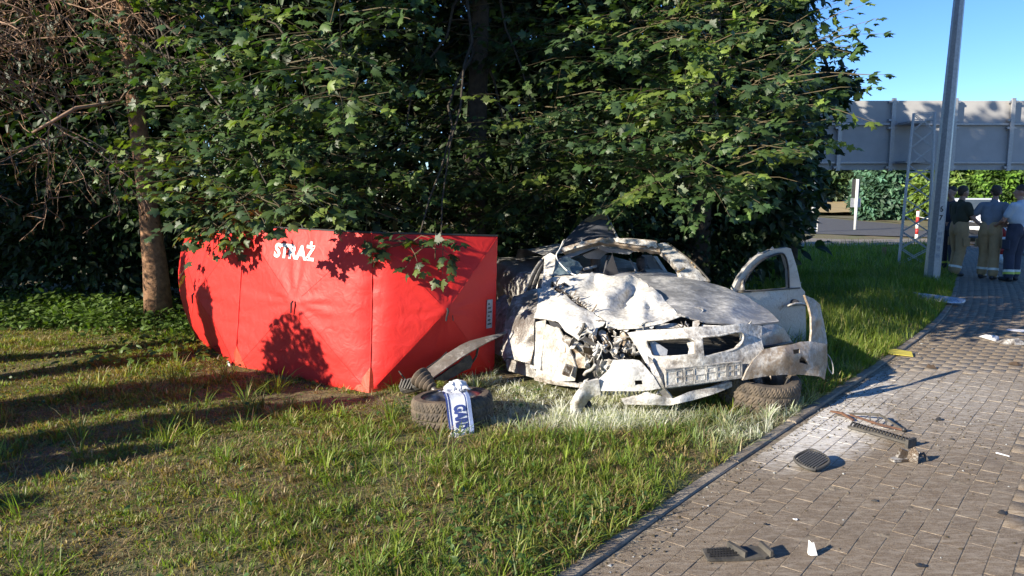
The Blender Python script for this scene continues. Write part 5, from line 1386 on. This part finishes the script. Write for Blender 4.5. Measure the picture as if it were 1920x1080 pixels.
    panel('window_frame', H((1373, 546, 6.70), (1386, 520, 6.74), (1400, 500, 6.79), (1420, 481, 6.86), (1445, 469, 6.94), (1476, 464, 7.05), (1483, 466, 7.08), (1494, 500, 7.12), (1503, 541, 7.15), (1480, 542, 7.07), (1479, 505, 7.06), (1470, 476, 7.03), (1450, 477, 6.96), (1425, 489, 6.88), (1404, 512, 6.80), (1394, 530, 6.76), (1386, 547, 6.73)), [], MT['doorpaint'], dr, th=.045, step=4)
    MB().tube(catmull([U(1387, 547, 6.71), U(1406, 512, 6.78), U(1427, 490, 6.86), (U(1451, 478.5, 6.94)), U(1470, 477, 7.01), U(1478, 505, 7.04), U(1479, 541, 7.05)], 5), .010, 6).build('window_rubber', MT['black'], dr, True)
    MB().tube([U(1384, 548, 6.69), U(1440, 544, 6.89), U(1500, 540, 7.11)], .008, 6).build('waist_seal', MT['plastic'], dr, True)
    MB().tube(catmull([U(1477, 574, 7.00), U(1484, 571, 6.99), U(1495, 569, 7.03), (U(1506, 570, 7.10)), U(1510, 572, 7.12)], 4), .013, 8).build('door_handle', MT['silver'], dr, True)
    MB().ball(U(1489, 567, 7.07), .055, 14, 8, (1, .5, .6)).build('handle_recess_shade', MT['inner_dark'], dr, True)  # dark disc painted in for the shade behind the handle
    MB().tube([U(1390, 592, 6.70), U(1440, 580, 6.90), U(1511, 573, 7.15)], .004, 4).build('door_crease', MT['doorpaint'], dr)
    MB().tube([U(1392, 545, 6.70), U(1392, 532, 6.72), U(1394, 522, 6.75)], [.03, .014, .006], 6).build('mirror_stub', MT['silver'], dr, True)
    # wheel folded flat under the corner, part of the car still
    M4 = Matrix.Translation((1.90, 5.56, .140)) @ Matrix.Rotation(rad(4), 4, 'Y') @ Matrix.Rotation(rad(9), 4, 'X')
    w = tyre_mb(.305, .225).tf(M4).build('folded_wheel', MT['rubber'], car)
    rim_mb(.205, .225).tf(M4).build('rim', MT['alloy'], w, True)
    MB().tube([U(1502, 732, 5.55), U(1504, 745, 5.53)], .012, 6).build('valve_stem', MT['white'], w)
    MB().tube([Vector((1.6, 6.0, .30)), Vector((1.9, 5.65, .22)), Vector((1.9, 5.6, .12))], [.05, .05, .06], 8).build('suspension_arm', MT['mech'], car, True)
    # the body rests on its crushed belly
    MB().box((1.05, 6.9, .13), (1.3, 1.6, .26)).build('underbody', MT['inner_dark'], car)
make_car()
# ---------------------------------------------------------------- lamp post, mast, big sign, posts
def make_lamp_post():
    b0 = G(1746, 531)
    t = thing('lamp_post', b0, 'tall grey galvanised lamp post with faded stickers at the verge', 'lamp post')
    lean = Vector((.028, 0, 1))
    pts = [b0 + lean * z for z in (-.05, 0.0, 1.5, 4, 8)]
    MB().tube(pts, [.135, .135, .125, .10, .065], 8).build('pole', MT['galv'], t)
    top = pts[-1]
    arm = MB().tube([top, top + Vector((.1, .5, .3)), top + Vector((.25, 1.4, .42))], [.05, .045, .04], 8).build('arm', MT['galv'], t, True)
    MB().box(top + Vector((.3, 1.7, .44)), (.22, .7, .1)).build('lantern', MT['galv_light'], t)
    n = Vector((-.12, -.99, 0)).normalized(); s = Vector((.99, -.12, 0)).normalized()
    def at(z, o=.004): return b0 + lean * z + n * ((.135 - .0075 * z) * .925 + o)
    for ch, z in (('6', 1.36), ('7', 1.20)):
        me = text_mesh(ch, .14, .004)
        for v in me.vertices: v.co = at(z) + s * v.co.x + Vector((0, 0, v.co.y))
        link_mesh('number', me, MT['mark'], t)
    for z, w, h in ((.92, .10, .06), (.80, .09, .10), (.66, .08, .10), (.52, .09, .08)):
        p = at(z)
        MB().add([p - s * w / 2 + Vector((0, 0, -h / 2)), p + s * w / 2 + Vector((0, 0, -h / 2)), p + s * w / 2 + Vector((0, 0, h / 2)), p - s * w / 2 + Vector((0, 0, h / 2))], [(0, 1, 2, 3)]).build('sticker', MT['faint'], t)
make_lamp_post()

def make_sign():
    Y = 17.9
    x0, x1 = U(1528, 250, Y).x, U(1990, 250, Y).x
    zb, zt = U(1750, 319, Y).z, U(1750, 188, Y).z
    t = thing('road_sign_board', (10.2, Y, 0), 'wide grey back of a large road direction sign above the verge', 'sign')
    cuts = [U(px, 250, Y).x for px in (1528, 1572, 1670, 1785, 1892, 1992)]
    zm = U(1750, 233, Y).z; zl = U(1750, 305, Y).z
    for a, b in zip(cuts[:-1], cuts[1:]):
        for z0, z1 in ((zb, zm), (zm, zt)):
            MB().box(((a + b) / 2, Y + .05, (z0 + z1) / 2), (b - a - .01, .04, z1 - z0 - .012)).build('board_panel', MT['board'], t)
    for z in (zm, zl):
        MB().box(((x0 + x1) / 2, Y - .02, z), (x1 - x0, .06, .055)).build('rail', MT['galv_light'], t, bevel=.008)
    for c in cuts[1:-1]:
        p = MB().box((c, Y - .07, (zb + zt) / 2 + .01), (.095, .06, zt - zb + .06)).build('upright', MT['galv_light'], t, bevel=.01)
        for z in (zt - .04, zm + .09, zm - .09, zb + .06):
            for sx in (-1, 1): MB().box((c + sx * .075, Y - .05, z), (.06, .08, .05)).build('clamp', MT['galv_light'], p)
    # lattice mast carrying it
    b = G(1725, 499)
    m = thing('lattice_mast', (b.x, 17.1, 0), 'slim steel lattice mast left of the lamp post holding the sign', 'mast')
    zt2 = U(1735, 212, 17.1).z
    c0 = Vector((b.x, 17.2, 0)); c1 = Vector((b.x + .05, 17.25, zt2))
    def leg(sx, sy, f):
        c = c0.lerp(c1, f); w = .30 + (.21 - .30) * f
        return c + Matrix.Rotation(rad(-28), 3, 'Z') @ Vector((sx * w, sy * w, 0))
    L = [(-1, -1), (1, -1), (1, 1), (-1, 1)]
    for q in L: MB().tube([leg(*q, -.02), leg(*q, 1)], .034, 6).build('leg', MT['galv'], m)
    N = 9
    for i in range(N):
        for k in range(4):
            a, c = L[k], L[(k + 1) % 4]
            f0, f1 = i / N, (i + 1) / N
            MB().tube([leg(*a, f0), leg(*c, f1)], .014, 4).build('brace', MT['galv'], m)
            MB().tube([leg(*c, f0), leg(*a, f1)], .014, 4).build('brace', MT['galv'], m)
    for f in (.62, .96, 1.0):
        for k in range(4): MB().tube([leg(*L[k], f), leg(*L[(k + 1) % 4], f)], .013, 4).build('ring_bar', MT['galv'], m)
    MB().box((b.x + .03, 17.65, zm), (.5, .5, .05)).build('sign_bracket', MT['galv'], m)
    MB().box((b.x + .03, 17.65, zl), (.5, .5, .05)).build('sign_bracket', MT['galv'], m)
make_sign()

def post(name, base, h, r, m, label, cat, **k):
    t = thing(name, base, label, cat)
    MB().tube([Vector(base) - Vector((0, 0, .05)), Vector(base) + Vector((0, 0, h))], r, 10).build('pole', m, t, True)
    return t
b = G(1603, 432); t = post('sign_post', b, U(1605, 336, b.y).z, .07, MT['whitepaint'], 'thin white sign post seen from behind near the golden field', 'sign post')
MB().box(b + Vector((-.05, .05, U(1605, 353, b.y).z)), (.36, .04, .85)).build('sign_plate', MT['mark'], t)
MB().box(b + Vector((-.02, .05, U(1605, 380, b.y).z)), (.46, .04, .42)).build('sign_plate', MT['galv_light'], t)
b = G(1523, 436); t = post('sign_post', b, 2.2, .08, MT['galv'], 'short grey post at the edge of the dark tree', 'sign post')
MB().box(b + Vector((.16, .02, 1.0)), (.14, .04, 1.9)).build('sign_plate', MT['whitepaint'], t)
b = G(1657, 486)
MB().box(b + Vector((0, 0, .14)), (.10, .05, .34), taper=.9).build('marker_stake', MT['tan'], None)
tag(bpy.data.objects['marker_stake'], 'small ochre marker stake in the shaded grass', 'stake')
def bollard(base, h, label):
    t = thing('bollard', base, label, 'bollard', 'red and white bollards along the road')
    n = 5
    for k in range(n):
        MB().tube([Vector(base) + Vector((0, 0, h * k / n)), Vector(base) + Vector((0, 0, h * (k + 1) / n))], .055, 12).build('stripe', MT['redpaint'] if k % 2 == 1 else MT['whitepaint'], t, True)
    MB().ball(Vector(base) + Vector((0, 0, h)), .055, 12, 6, (1, 1, .4)).build('cap', MT['redpaint'], t, True)
BL = [(Vector((11.02, 16.1, 0)), 'red and white bollard at the right edge of the picture'), (Vector((11.75, 17.7, 0)), 'red and white bollard half hidden behind two standing people'), (Vector((14.3, 22.4, 0)), 'red and white bollard in front of the white car'), (Vector((14.75, 27.0, 0)), 'far red and white bollard seen through the lattice mast')]
for p, lab in BL: bollard(p, 1.05, lab)
for (p, _), (q, _), w in zip(BL[:-1], BL[1:], ('right edge', 'people and the white car', 'white car and the mast')):
    ch = MB().tube([p.lerp(q, k / 8) + Vector((0, 0, .85 - .10 * math.sin(math.pi * k / 8))) for k in range(9)], .016, 5).build('barrier_chain', MT['whitepaint'], None, True)
    tag(ch, {'right edge': 'pale chain between the two bollards at the right edge', 'people and the white car': 'pale chain in front of the white car behind the people', 'white car and the mast': 'pale chain running behind the lamp post and mast'}[w], 'chain', 'chains between the bollards')

def make_far_car():
    o = Vector((16.6, 26.6, .04)); rz = rad(-24)
    t = thing('parked_car', o, 'white car standing on the road behind the firefighters', 'car', rz=rz)
    def bx(*a): return MB().box(*a)
    secs = [(-2.05, .70, .30, .62), (-1.95, .86, .22, .74), (-1.2, .90, .20, .92), (-.7, .90, .2, .98), (1.6, .90, .2, 1.0), (1.95, .86, .25, .95), (2.05, .75, .35, .8)]
    vs = []
    for y, w, zb, zt in secs:
        for a, z in ((-1, zb + .1), (-.9, zb), (.9, zb), (1, zb + .1), (1, (zb + zt) / 2), (.94, zt - .08), (.8, zt), (-.8, zt), (-.94, zt - .08), (-1, (zb + zt) / 2)):
            vs.append((a * w, y, z))
    n = 10
    MB().add(vs, [(i * n + k, i * n + (k + 1) % n, i * n + n + (k + 1) % n, i * n + n + k) for i in range(len(secs) - 1) for k in range(n)] + [tuple(range(n)), tuple((len(secs) - 1) * n + k for k in range(n))]).build('body', MT['carwhite'], t, True, True)
    cab = [(-.75, .78, .98), (-.05, .64, 1.46), (1.1, .62, 1.48), (1.8, .72, 1.0)]
    vs = []
    for y, w, z in cab: vs += [(-w, y, z), (w, y, z)]
    vs += [(-.8, -.75, .9), (.8, -.75, .9), (-.8, 1.8, .9), (.8, 1.8, .9)]
    MB().add(vs, [(0, 1, 3, 2), (2, 3, 5, 4), (4, 5, 7, 6), (0, 2, 4, 6), (1, 7, 5, 3)]).build('cabin', MT['carwhite'], t, False, True)
    MB().add([(-.70, -.74, 1.0), (.70, -.74, 1.0), (.60, -.10, 1.42), (-.60, -.10, 1.42)], [(0, 1, 2, 3)]).tf(Matrix.Translation((0, -.02, .015))).build('windscreen', plain('car_glass', (.05, .07, .09), (.07, .09, .11), 4, .08), t, False, True)
    bx((0, -2.02, .62), (1.0, .12, .12)).build('grille', MT['black'], t, local=True)
    bx((0, -2.04, .36), (1.2, .10, .16)).build('lower_grille', MT['black'], t, local=True)
    bx((0, -2.09, .48), (.52, .03, .11)).build('number_plate', MT['plate'], t, local=True)
    for s in (-1, 1):
        bx((s * .66, -1.96, .66), (.32, .16, .14), Matrix.Rotation(s * .35, 3, 'Z')).build('headlight', MT['faint'], t, local=True)
        MB().ball((s * .98, -.55, 1.0), .11, 10, 6, (1, .6, .7)).build('wing_mirror', MT['carwhite'], t, True, True)
        for y in (-1.3, 1.35):
            w = MB().lathe([(.0, -.1), (.2, -.1), (.31, -.09), (.32, 0), (.31, .09), (.2, .1), (0, .1)], 24, 'x', (s * .80, y, .31)).build('wheel', MT['black'], t, True, True)
make_far_car()

# ---------------------------------------------------------------- people
def person(loc, rz, label, trousers, shirt, arms, legs, head_yaw=0.0, bands=('reflect', 'hiviz'), knee=True, hair='hair', grp=None, cat='person', lean=.0):
    t = thing('person', loc, label, cat, grp, rz)
    def remesh(o, vox, it=3):
        m = o.modifiers.new('Remesh', 'REMESH'); m.mode = 'VOXEL'; m.voxel_size = vox; m.use_smooth_shade = True
        s = o.modifiers.new('Smooth', 'SMOOTH'); s.factor = .5; s.iterations = it
        return o
    X = lambda x, y, z: Vector((x, y + lean * max(0, z - .95), z))
    b = MB()
    # trunk and head
    b.capsule(X(0, 0, .98), .13, X(0, .01, 1.18), .12); b.capsule(X(-.06, .01, 1.20), .115, X(-.07, .0, 1.36), .105); b.capsule(X(.06, .01, 1.20), .115, X(.07, .0, 1.36), .105)
    b.capsule(X(-.15, -.01, 1.42), .06, X(.15, -.01, 1.42), .06); b.capsule(X(0, -.01, 1.42), .062, X(0, .02, 1.56), .055)
    hc = X(0, .035, 1.67); cy, sy = math.cos(head_yaw), math.sin(head_yaw)
    def hd(x, y, z): return hc + Vector((x * cy - y * sy, x * sy + y * cy, z))
    b.ball(hd(0, -.01, .02), .098, 14, 10, (.86, 1.02, 1.08)); b.capsule(hd(0, .03, -.03), .07, hd(0, .045, -.075), .045)
    b.capsule(hd(0, .09, .01), .012, hd(0, .108, -.02), .016)                  # nose
    for s in (-1, 1):
        b.ball(hd(s * .086, -.005, -.005), .026, 8, 6, (.4, .8, 1.15))         # ears
        b.ball(hd(s * .036, .078, .022), .019, 8, 6, (1, .6, .6))              # brow and eye ridge
    b.capsule(hd(-.022, .088, -.055), .009, hd(.022, .088, -.055), .009)       # mouth
    skin_arms = MB()
    for s, (el, wr) in zip((-1, 1), arms):
        sh = X(s * .195, -.01, 1.41); el, wr = X(*el), X(*wr)
        b.capsule(sh, .055, el, .042); b.capsule(el, .042, wr, .028)
        d = (wr - el).normalized(); side = d.cross(Vector((0, 0, 1))); side = side.normalized() if side.length > .1 else Vector((1, 0, 0))
        up = side.cross(d)
        p = wr + d * .05
        b.capsule(wr, .030, p, .034); b.capsule(p - side * .018, .022, p + side * .018 + d * .02, .022)
        for k, ln in enumerate((.060, .072, .068, .052)):
            q = p + d * .032 + side * (-.030 + .020 * k)
            b.capsule(q, .0105, q + d * ln * .5 - up * .010, .010); b.capsule(q + d * ln * .5 - up * .010, .010, q + d * ln * .85 - up * .032, .009)
        b.capsule(p - side * .03 * s, .013, p - side * .055 * s + d * .04 - up * .012, .011)
    for s, (kn, an) in zip((-1, 1), legs):
        b.capsule(X(s * .09, 0, .93), .085, kn, .055); b.capsule(kn, .055, an, .04)
    remesh(b.build('body', MT['skin'], t, True, True), .009, 4)
    # hair
    h = MB(); h.ball(hd(0, -.022, .048), .103, 14, 10, (.90, 1.0, .92)); h.ball(hd(0, -.06, .0), .075, 12, 8, (1.0, .7, 1.0))
    remesh(h.build('hair', MT[hair], t, True, True), .012, 2)
    # shirt
    q = MB()
    q.capsule(X(0, 0, 1.06), .130, X(0, .01, 1.16), .145); q.capsule(X(-.07, .01, 1.18), .135, X(-.075, 0, 1.36), .12); q.capsule(X(.07, .01, 1.18), .135, X(.075, 0, 1.36), .12)
    q.capsule(X(-.16, -.01, 1.415), .075, X(.16, -.01, 1.415), .075); q.capsule(X(0, -.01, 1.44), .072, X(0, .0, 1.49), .064)
    for s, (el, wr) in zip((-1, 1), arms):
        sh = X(s * .195, -.01, 1.41); e = sh.lerp(X(*el), .62)
        q.capsule(sh, .078, e, .068)
    remesh(q.build('shirt', MT[shirt], t, True, True), .014, 3)
    # trousers, with cuffs, bands, pockets and knee pads
    p = MB()
    p.capsule(X(-.06, 0, .92), .140, X(-.055, .0, 1.02), .132); p.capsule(X(.06, 0, .92), .140, X(.055, .0, 1.02), .132)
    for s, (kn, an) in zip((-1, 1), legs):
        kn, an = Vector(kn), Vector(an)
        p.capsule(X(s * .095, 0, .88), .118, kn, .092); p.capsule(kn, .092, an + Vector((0, 0, .03)), .088)
        p.ball(kn.lerp(X(s * .095, 0, .88), .35) + Vector((s * .06, 0, 0)), .07, 10, 7, (.6, 1, 1.2))
    tr = remesh(p.build('trousers', MT[trousers], t, True, True), .014, 3)
    for s, (kn, an) in zip((-1, 1), legs):
        kn, an = Vector(kn), Vector(an)
        for k, bm_ in enumerate(bands):
            c = an.lerp(kn, .26 - .105 * k)
            d = (kn - an).normalized()
            MB().tube([c - d * .022, c + d * .022], [.0955, .0960], 20, False).build('reflective_band', MT[bm_], tr, True, True)
        if knee: MB().ball(kn + Vector((0, .06, .01)), .068, 12, 8, (.95, .7, 1.5)).build('knee_pad', MT['navy'], tr, True, True)
        MB().box(Vector(kn).lerp(X(s * .095, 0, .9), .5) + Vector((s * .135, .0, 0)), (.03, .14, .17)).build('thigh_pocket', MT[trousers], tr, local=True, bevel=.01)
        f = MB(); f.capsule(an + Vector((0, -.03, -.045)), .052, an + Vector((0, .15, -.05)), .042); f.capsule(an + Vector((0, -.01, -.03)), .055, an + Vector((0, -.01, .06)), .058)
        remesh(f.build('boot', MT['black'], t, True, True), .012, 2)
    return t
ST = lambda: [((-.10, .02, .50), (-.11, -.02, .10)), ((.10, .02, .50), (.11, -.02, .10))]
crossed = [((-.27, .06, 1.16), (-.02, .22, 1.14)), ((.27, .06, 1.16), (.05, .24, 1.18))]
hips = [((-.33, -.06, 1.18), (-.17, .02, 1.02)), ((.33, -.06, 1.18), (.17, .02, 1.02))]
down = [((-.25, .02, 1.14), (-.22, .14, .90)), ((.25, .02, 1.14), (.22, .14, .90))]
GP = 'people standing on the footpath'
person((8.90, 14.75, 0), rad(-82), 'person in olive shirt and tan turnout trousers, facing right beside the lamp post', 'khaki', 'olive', crossed, [((-.10, .06, .50), (-.11, .02, .10)), ((.10, -.02, .50), (.12, -.12, .10))], bands=('reflect',), grp=GP)
person((9.30, 15.75, 0), rad(120), 'person in dark navy clothes half hidden behind the lamp post', 'navy', 'navy', down, ST(), bands=('hiviz',), knee=False, grp=GP)
person((9.20, 14.25, 0), rad(-55), 'person in tan trousers with yellow patch, back turned, between the other two', 'khaki', 'greyshirt', hips, [((-.11, .08, .50), (-.12, .05, .10)), ((.11, -.03, .50), (.14, -.10, .10))], bands=('reflect',), grp=GP, lean=.12, head_yaw=.4)
person((9.44, 13.85, 0), rad(20), 'person in pale blue shirt and navy trousers at the right, back turned', 'navy', 'lightblue', [((-.26, .10, 1.14), (-.16, .30, 1.05)), ((.26, .10, 1.14), (.16, .30, 1.05))], [((-.12, .03, .50), (-.16, -.02, .10)), ((.10, .05, .50), (.10, .06, .10))], grp=GP, lean=-.05, head_yaw=.7)
# ---------------------------------------------------------------- debris on the paving
def flat_tf(px, py, rz, z=.012, tilt=(0, 0)):
    g = G(px, py)
    return g, Matrix.Translation((g.x, g.y, z)) @ Matrix.Rotation(rz, 4, 'Z') @ Matrix.Rotation(tilt[0], 4, 'X') @ Matrix.Rotation(tilt[1], 4, 'Y')
MT['slat'] = plain('grey_slat', (.13, .128, .125), (.09, .088, .085), 30, .5)
def debris():
    g, M4 = flat_tf(1522, 876, rad(38), .045, (rad(12), rad(-10)))
    t = thing('kidney_grille', g, 'black kidney shaped grille insert lying on the powdered paving', 'car part')
    M4 = M4 @ Matrix.Diagonal((.74, .80, 1, 1))
    loop = [(-.10, -.085), (.02, -.095), (.095, -.085), (.13, -.02), (.12, .07), (.03, .095), (-.08, .095), (-.125, .05), (-.13, -.03)]
    loop3 = catmull([(x, y, 0) for x, y in loop + loop[:1]], 4)
    MB().tube(loop3, .011, 8, False).tf(M4).build('frame', MT['plastic'], t, True)
    for k in range(9):
        y = -.072 + .018 * k
        w = .115 * math.sqrt(max(.1, 1 - (y / .105) ** 2))
        MB().box((-.005, y, 0), (2 * w, .007, .03), Matrix.Rotation(.35, 3, 'X')).tf(M4).build('slat', MT['slat'], t)
    MB().box((0, 0, -.02), (.2, .15, .006)).tf(M4).build('backing', MT['black'], t)
    # toothed lower grille strip
    a, b = G(1590, 806), G(1702, 840)
    t = thing('grille_strip', a, 'long black toothed grille strip lying on the paving', 'car part')
    d = (b - a); n = Vector((-d.y, d.x, 0)).normalized()
    for k, o in ((0, 0), (1, .065)): MB().tube([a + n * o + Vector((0, 0, .022)), a.lerp(b, .5) + n * o + Vector((0, 0, .03)), b + n * o + Vector((0, 0, .03))], .011, 6).build('rail', MT['plastic'], t)
    for k in range(19):
        p = a.lerp(b, (k + .5) / 19)
        MB().tube([p + Vector((0, 0, .025)), p + n * .03 + Vector((0, 0, .055)), p + n * .065 + Vector((0, 0, .035))], .007, 5).build('tooth', MT['black'], t)
    MB().box(b + n * .03 + Vector((0, 0, .03)), (.02, .09, .055), Matrix.Rotation(math.atan2(d.y, d.x), 3, 'Z')).build('end_cap', MT['plastic'], t)
    # two thin strips
    a, m_, b = G(1594, 783), G(1650, 803), G(1692, 810)
    t = thing('trim_strip', a, 'thin brown frame strip above the toothed grille strip', 'car part')
    MB().tube([a + Vector((0, 0, .02)), m_ + Vector((0, 0, .025)), b + Vector((0, 0, .015))], [.008, .010, .007], 6).build('lower_bar', MT['rust'], t)
    MB().tube([a + Vector((0, 0, .03)), G(1648, 790) + Vector((0, 0, .05)), b + Vector((0, 0, .02))], [.008, .010, .006], 6).build('upper_bar', MT['plastic'], t)
    for f in (.4, .55, .7): MB().tube([a.lerp(b, f) + Vector((0, 0, .02)), a.lerp(b, f) + Vector((.02, .05, .04))], .005, 4).build('strut', MT['plastic'], t)
    MB().ball(b + Vector((.01, 0, .016)), .018, 8, 6).build('knob', MT['black'], t, True)
    a, b = G(1558, 774), G(1600, 791)
    tag(MB().tube([a + Vector((0, 0, .012)), a.lerp(b, .5) + Vector((0, 0, .03)), b + Vector((0, 0, .012))], [.012, .016, .012], 6, flat=.6).build('broken_trim', MT['rust'], None), 'short brown trim piece next to the edging', 'car part')
    # upright bracket
    g = G(1708, 868)
    t = thing('bracket_piece', g, 'broken grey bracket standing upright on the paving', 'car part')
    MB().prism([(-.035, 0), (.03, 0), (.03, .075), (.005, .10), (-.025, .07)], -.004, .004, Matrix.Translation(g + Vector((.01, 0, .004))) @ Matrix.Rotation(rad(-50), 4, 'Z') @ Matrix.Rotation(rad(90), 4, 'X')).build('upright', MT['mech'], t)
    MB().box(g + Vector((-.05, .03, .012)), (.12, .05, .016), Matrix.Rotation(.2, 3, 'Z')).build('foot', MT['mech'], t)
    MB().box(g + Vector((-.03, .045, .04)), (.05, .03, .06), Matrix.Rotation(.4, 3, 'Y')).build('gusset', MT['mech'], t)
    MB().tube([g + Vector((.04, .02, .03)), g + Vector((.09, .03, .05)), g + Vector((.11, .02, .01))], .009, 6).build('hook', MT['plastic'], t)
    # corner grille in the foreground
    g, M4 = flat_tf(1388, 1044, rad(6), .02, (rad(7), 0))
    t = thing('corner_grille', g, 'black bumper corner grille with honeycomb half, nearest piece of debris', 'car part')
    MB().prism([(-.165, -.035), (-.02, -.045), (.10, -.04), (.15, -.02), (.145, .035), (.08, .045), (-.05, .05), (-.16, .045)], -.012, .0).tf(M4).build('plate', MT['plastic'], t)
    for i in range(9):
        for j in range(4):
            MB().box((-.148 + i * .0145 + (j % 2) * .007, -.022 + j * .0165, .004), (.009, .006, .010)).tf(M4).build('honeycomb_rib', MT['black'], t)
    MB().box((-.015, .005, .014), (.016, .10, .03), Matrix.Rotation(.5, 3, 'Z')).tf(M4).build('ridge', MT['plastic'], t)
    MB().box((.118, .0, .012), (.014, .085, .03), Matrix.Rotation(.2, 3, 'Z')).tf(M4).build('ridge', MT['plastic'], t)
    # small shards
    def shard(px, py, s, m, label, name='plastic_shard', h=.02, seed=0, rz=0, cat='debris'):
        r = random.Random(seed); g = G(px, py)
        b = MB(); n = 7; top = []
        P = [(math.cos(2 * math.pi * k / n + rz) * s * r.uniform(.5, 1), math.sin(2 * math.pi * k / n + rz) * s * r.uniform(.4, .8)) for k in range(n)]
        vs = [Vector((x, y, .004)) for x, y in P] + [Vector((x * .55, y * .55 + h * .3, h * r.uniform(.6, 1.3))) for x, y in P]
        b.add([v + g for v in vs], [(k, (k + 1) % n, n + (k + 1) % n, n + k) for k in range(n)] + [tuple(n + k for k in range(n)), tuple(range(n - 1, -1, -1))])
        tag(b.build(name, m, None), label, cat)
    shard(1522, 1040, .034, MT['white'], 'small white broken shell on the paving in the foreground', 'white_shell', .05, 3)
    shard(1881, 964, .03, MT['black'], 'black chip near the lower right corner', seed=4, h=.015)
    shard(1760, 788, .035, MT['black'], 'black chip right of the thin strips', seed=5, h=.02)
    shard(1784, 824, .022, MT['plastic'], 'dark grey flake right of the upright bracket', seed=6, h=.008)
    shard(1436, 984, .018, MT['black'], 'tiny black flake above the corner grille', seed=12, h=.006)
    shard(1640, 940, .03, MT['plastic'], 'flat dark flake in the middle of the paving', seed=13, h=.008)
    shard(1492, 975, .02, MT['white'], 'tiny white sliver above the corner grille', seed=14, h=.006)
    shard(1728, 1062, .03, MT['black'], 'dark splinter at the bottom right of the paving', seed=15, h=.01)
    shard(1745, 690, .07, MT['soil'], 'brown clod of soil beyond the bumper shadow', 'soil_clod', .03, 7, cat='soil')
    shard(1905, 684, .08, MT['soil'], 'brown clod of soil at the right edge of the paving', 'soil_clod', .03, 8, cat='soil')
    shard(1720, 850, .02, MT['white'], 'white crumb beside the upright bracket', seed=16, h=.01)
    a, b = G(1868, 851), G(1893, 858)
    tag(MB().tube([a + Vector((0, 0, .008)), b + Vector((0, 0, .008))], [.010, .006], 5, flat=.4).build('paper_sliver', MT['paper'], None), 'thin white sliver lying right of the bracket', 'debris')
    # yellow card, papers, rag, body panel farther up the path
    g, M4 = flat_tf(1686, 665, rad(-14), .02, (rad(4), rad(3)))
    tag(MB().prism([(-.12, -.09), (.10, -.11), (.13, .07), (.0, .12), (-.10, .09)], 0, .006).tf(M4).build('yellow_card', MT['yellow'], None), 'yellow card lying by the grass edge of the path', 'card')
    a, b = G(1836, 633), G(1868, 641)
    tag(MB().tube([a + Vector((0, 0, .012)), a.lerp(b, .4) + Vector((0, 0, .03)), b + Vector((0, 0, .035))], [.006, .025, .034], 10).build('paper_roll', MT['paper'], None, True), 'white rolled paper lying on the far paving', 'paper')
    shard(1897, 644, .20, MT['mech'], 'dark brown rag beside the white paper roll', 'rag', .05, 9, cat='rag')
    shard(1908, 620, .16, MT['paper'], 'flat white paper at the right edge beyond the rag', 'paper_sheet', .01, 10, cat='paper')
    a, b = G(1712, 566), G(1810, 574)
    vs = []
    for i in range(13):
        f_ = i / 12; c = a.lerp(b, f_); w = .34 * math.sin(math.pi * min(1, .15 + f_ * .85)) ** .6 * (1.0 if f_ < .95 else .5) * .6
        for j in range(7):
            k = -1 + 2 * j / 6
            vs.append(c + Vector((.1 * k * w, k * w, .05 + .10 * (1 - k * k) * (1 - f_ * .4))))
    o = MB().add(vs, [(i * 7 + j, i * 7 + j + 1, i * 7 + 8 + j, i * 7 + 7 + j) for i in range(12) for j in range(6)]).build('body_panel', powder_mat('panel_blue_silver', (.40, .44, .52), .30, dirt_amt=.1, metal=.6, rough=.25), None, True)
    s = o.modifiers.new('Solidify', 'SOLIDIFY'); s.thickness = .012
    tag(o, 'curved silver body panel lying where lawn meets path near the lamp post', 'car part')
debris()
# crumbs of soil and chippings over the paving and along the edging
rc = np.random.RandomState(3)
N = 2200
s_ = rc.uniform(2.5, 12, N); d_ = np.where(rc.rand(N) < .65, np.abs(rc.normal(0, .10, N)) + .04, rc.uniform(.05, 2.2, N))
P = np.array([kerb_at(a, b)[:2] for a, b in zip(s_, d_)])
P[:700] = np.stack([rc.normal(2.75, .55, 700), rc.normal(5.2, .55, 700)], 1)
P[:700][kerb_dist(P[:700, 0], P[:700, 1]) < .05] = (3.2, 5.2)
sz = rc.uniform(.0025, .008, N) * (1 + .5 * (rc.rand(N) < .06))
O = np.array([(1, 0, 0), (0, 1, 0), (-1, 0, 0), (0, -1, 0), (0, 0, .9)])
V = np.concatenate([P, np.full((N, 1), .001)], 1)[:, None, :] + O[None] * sz[:, None, None] * rc.uniform(.6, 1.4, (N, 5, 1))
F = (np.arange(N)[:, None, None] * 5 + np.array([(0, 1, 4), (1, 2, 4), (2, 3, 4), (3, 0, 4)])[None]).reshape(-1, 3)
C = np.repeat(np.array([(.13, .095, .06), (.09, .065, .04), (.28, .24, .19), (.6, .6, .58)])[rc.choice(4, N, p=(.40, .25, .23, .12))][:, None, :], 5, 1).reshape(-1, 3)
tag(np_mesh('soil_crumbs', V.reshape(-1, 3), F, MT['dry'], None, C), 'crumbs of soil and chippings scattered over the paving', 'soil', None, 'stuff')
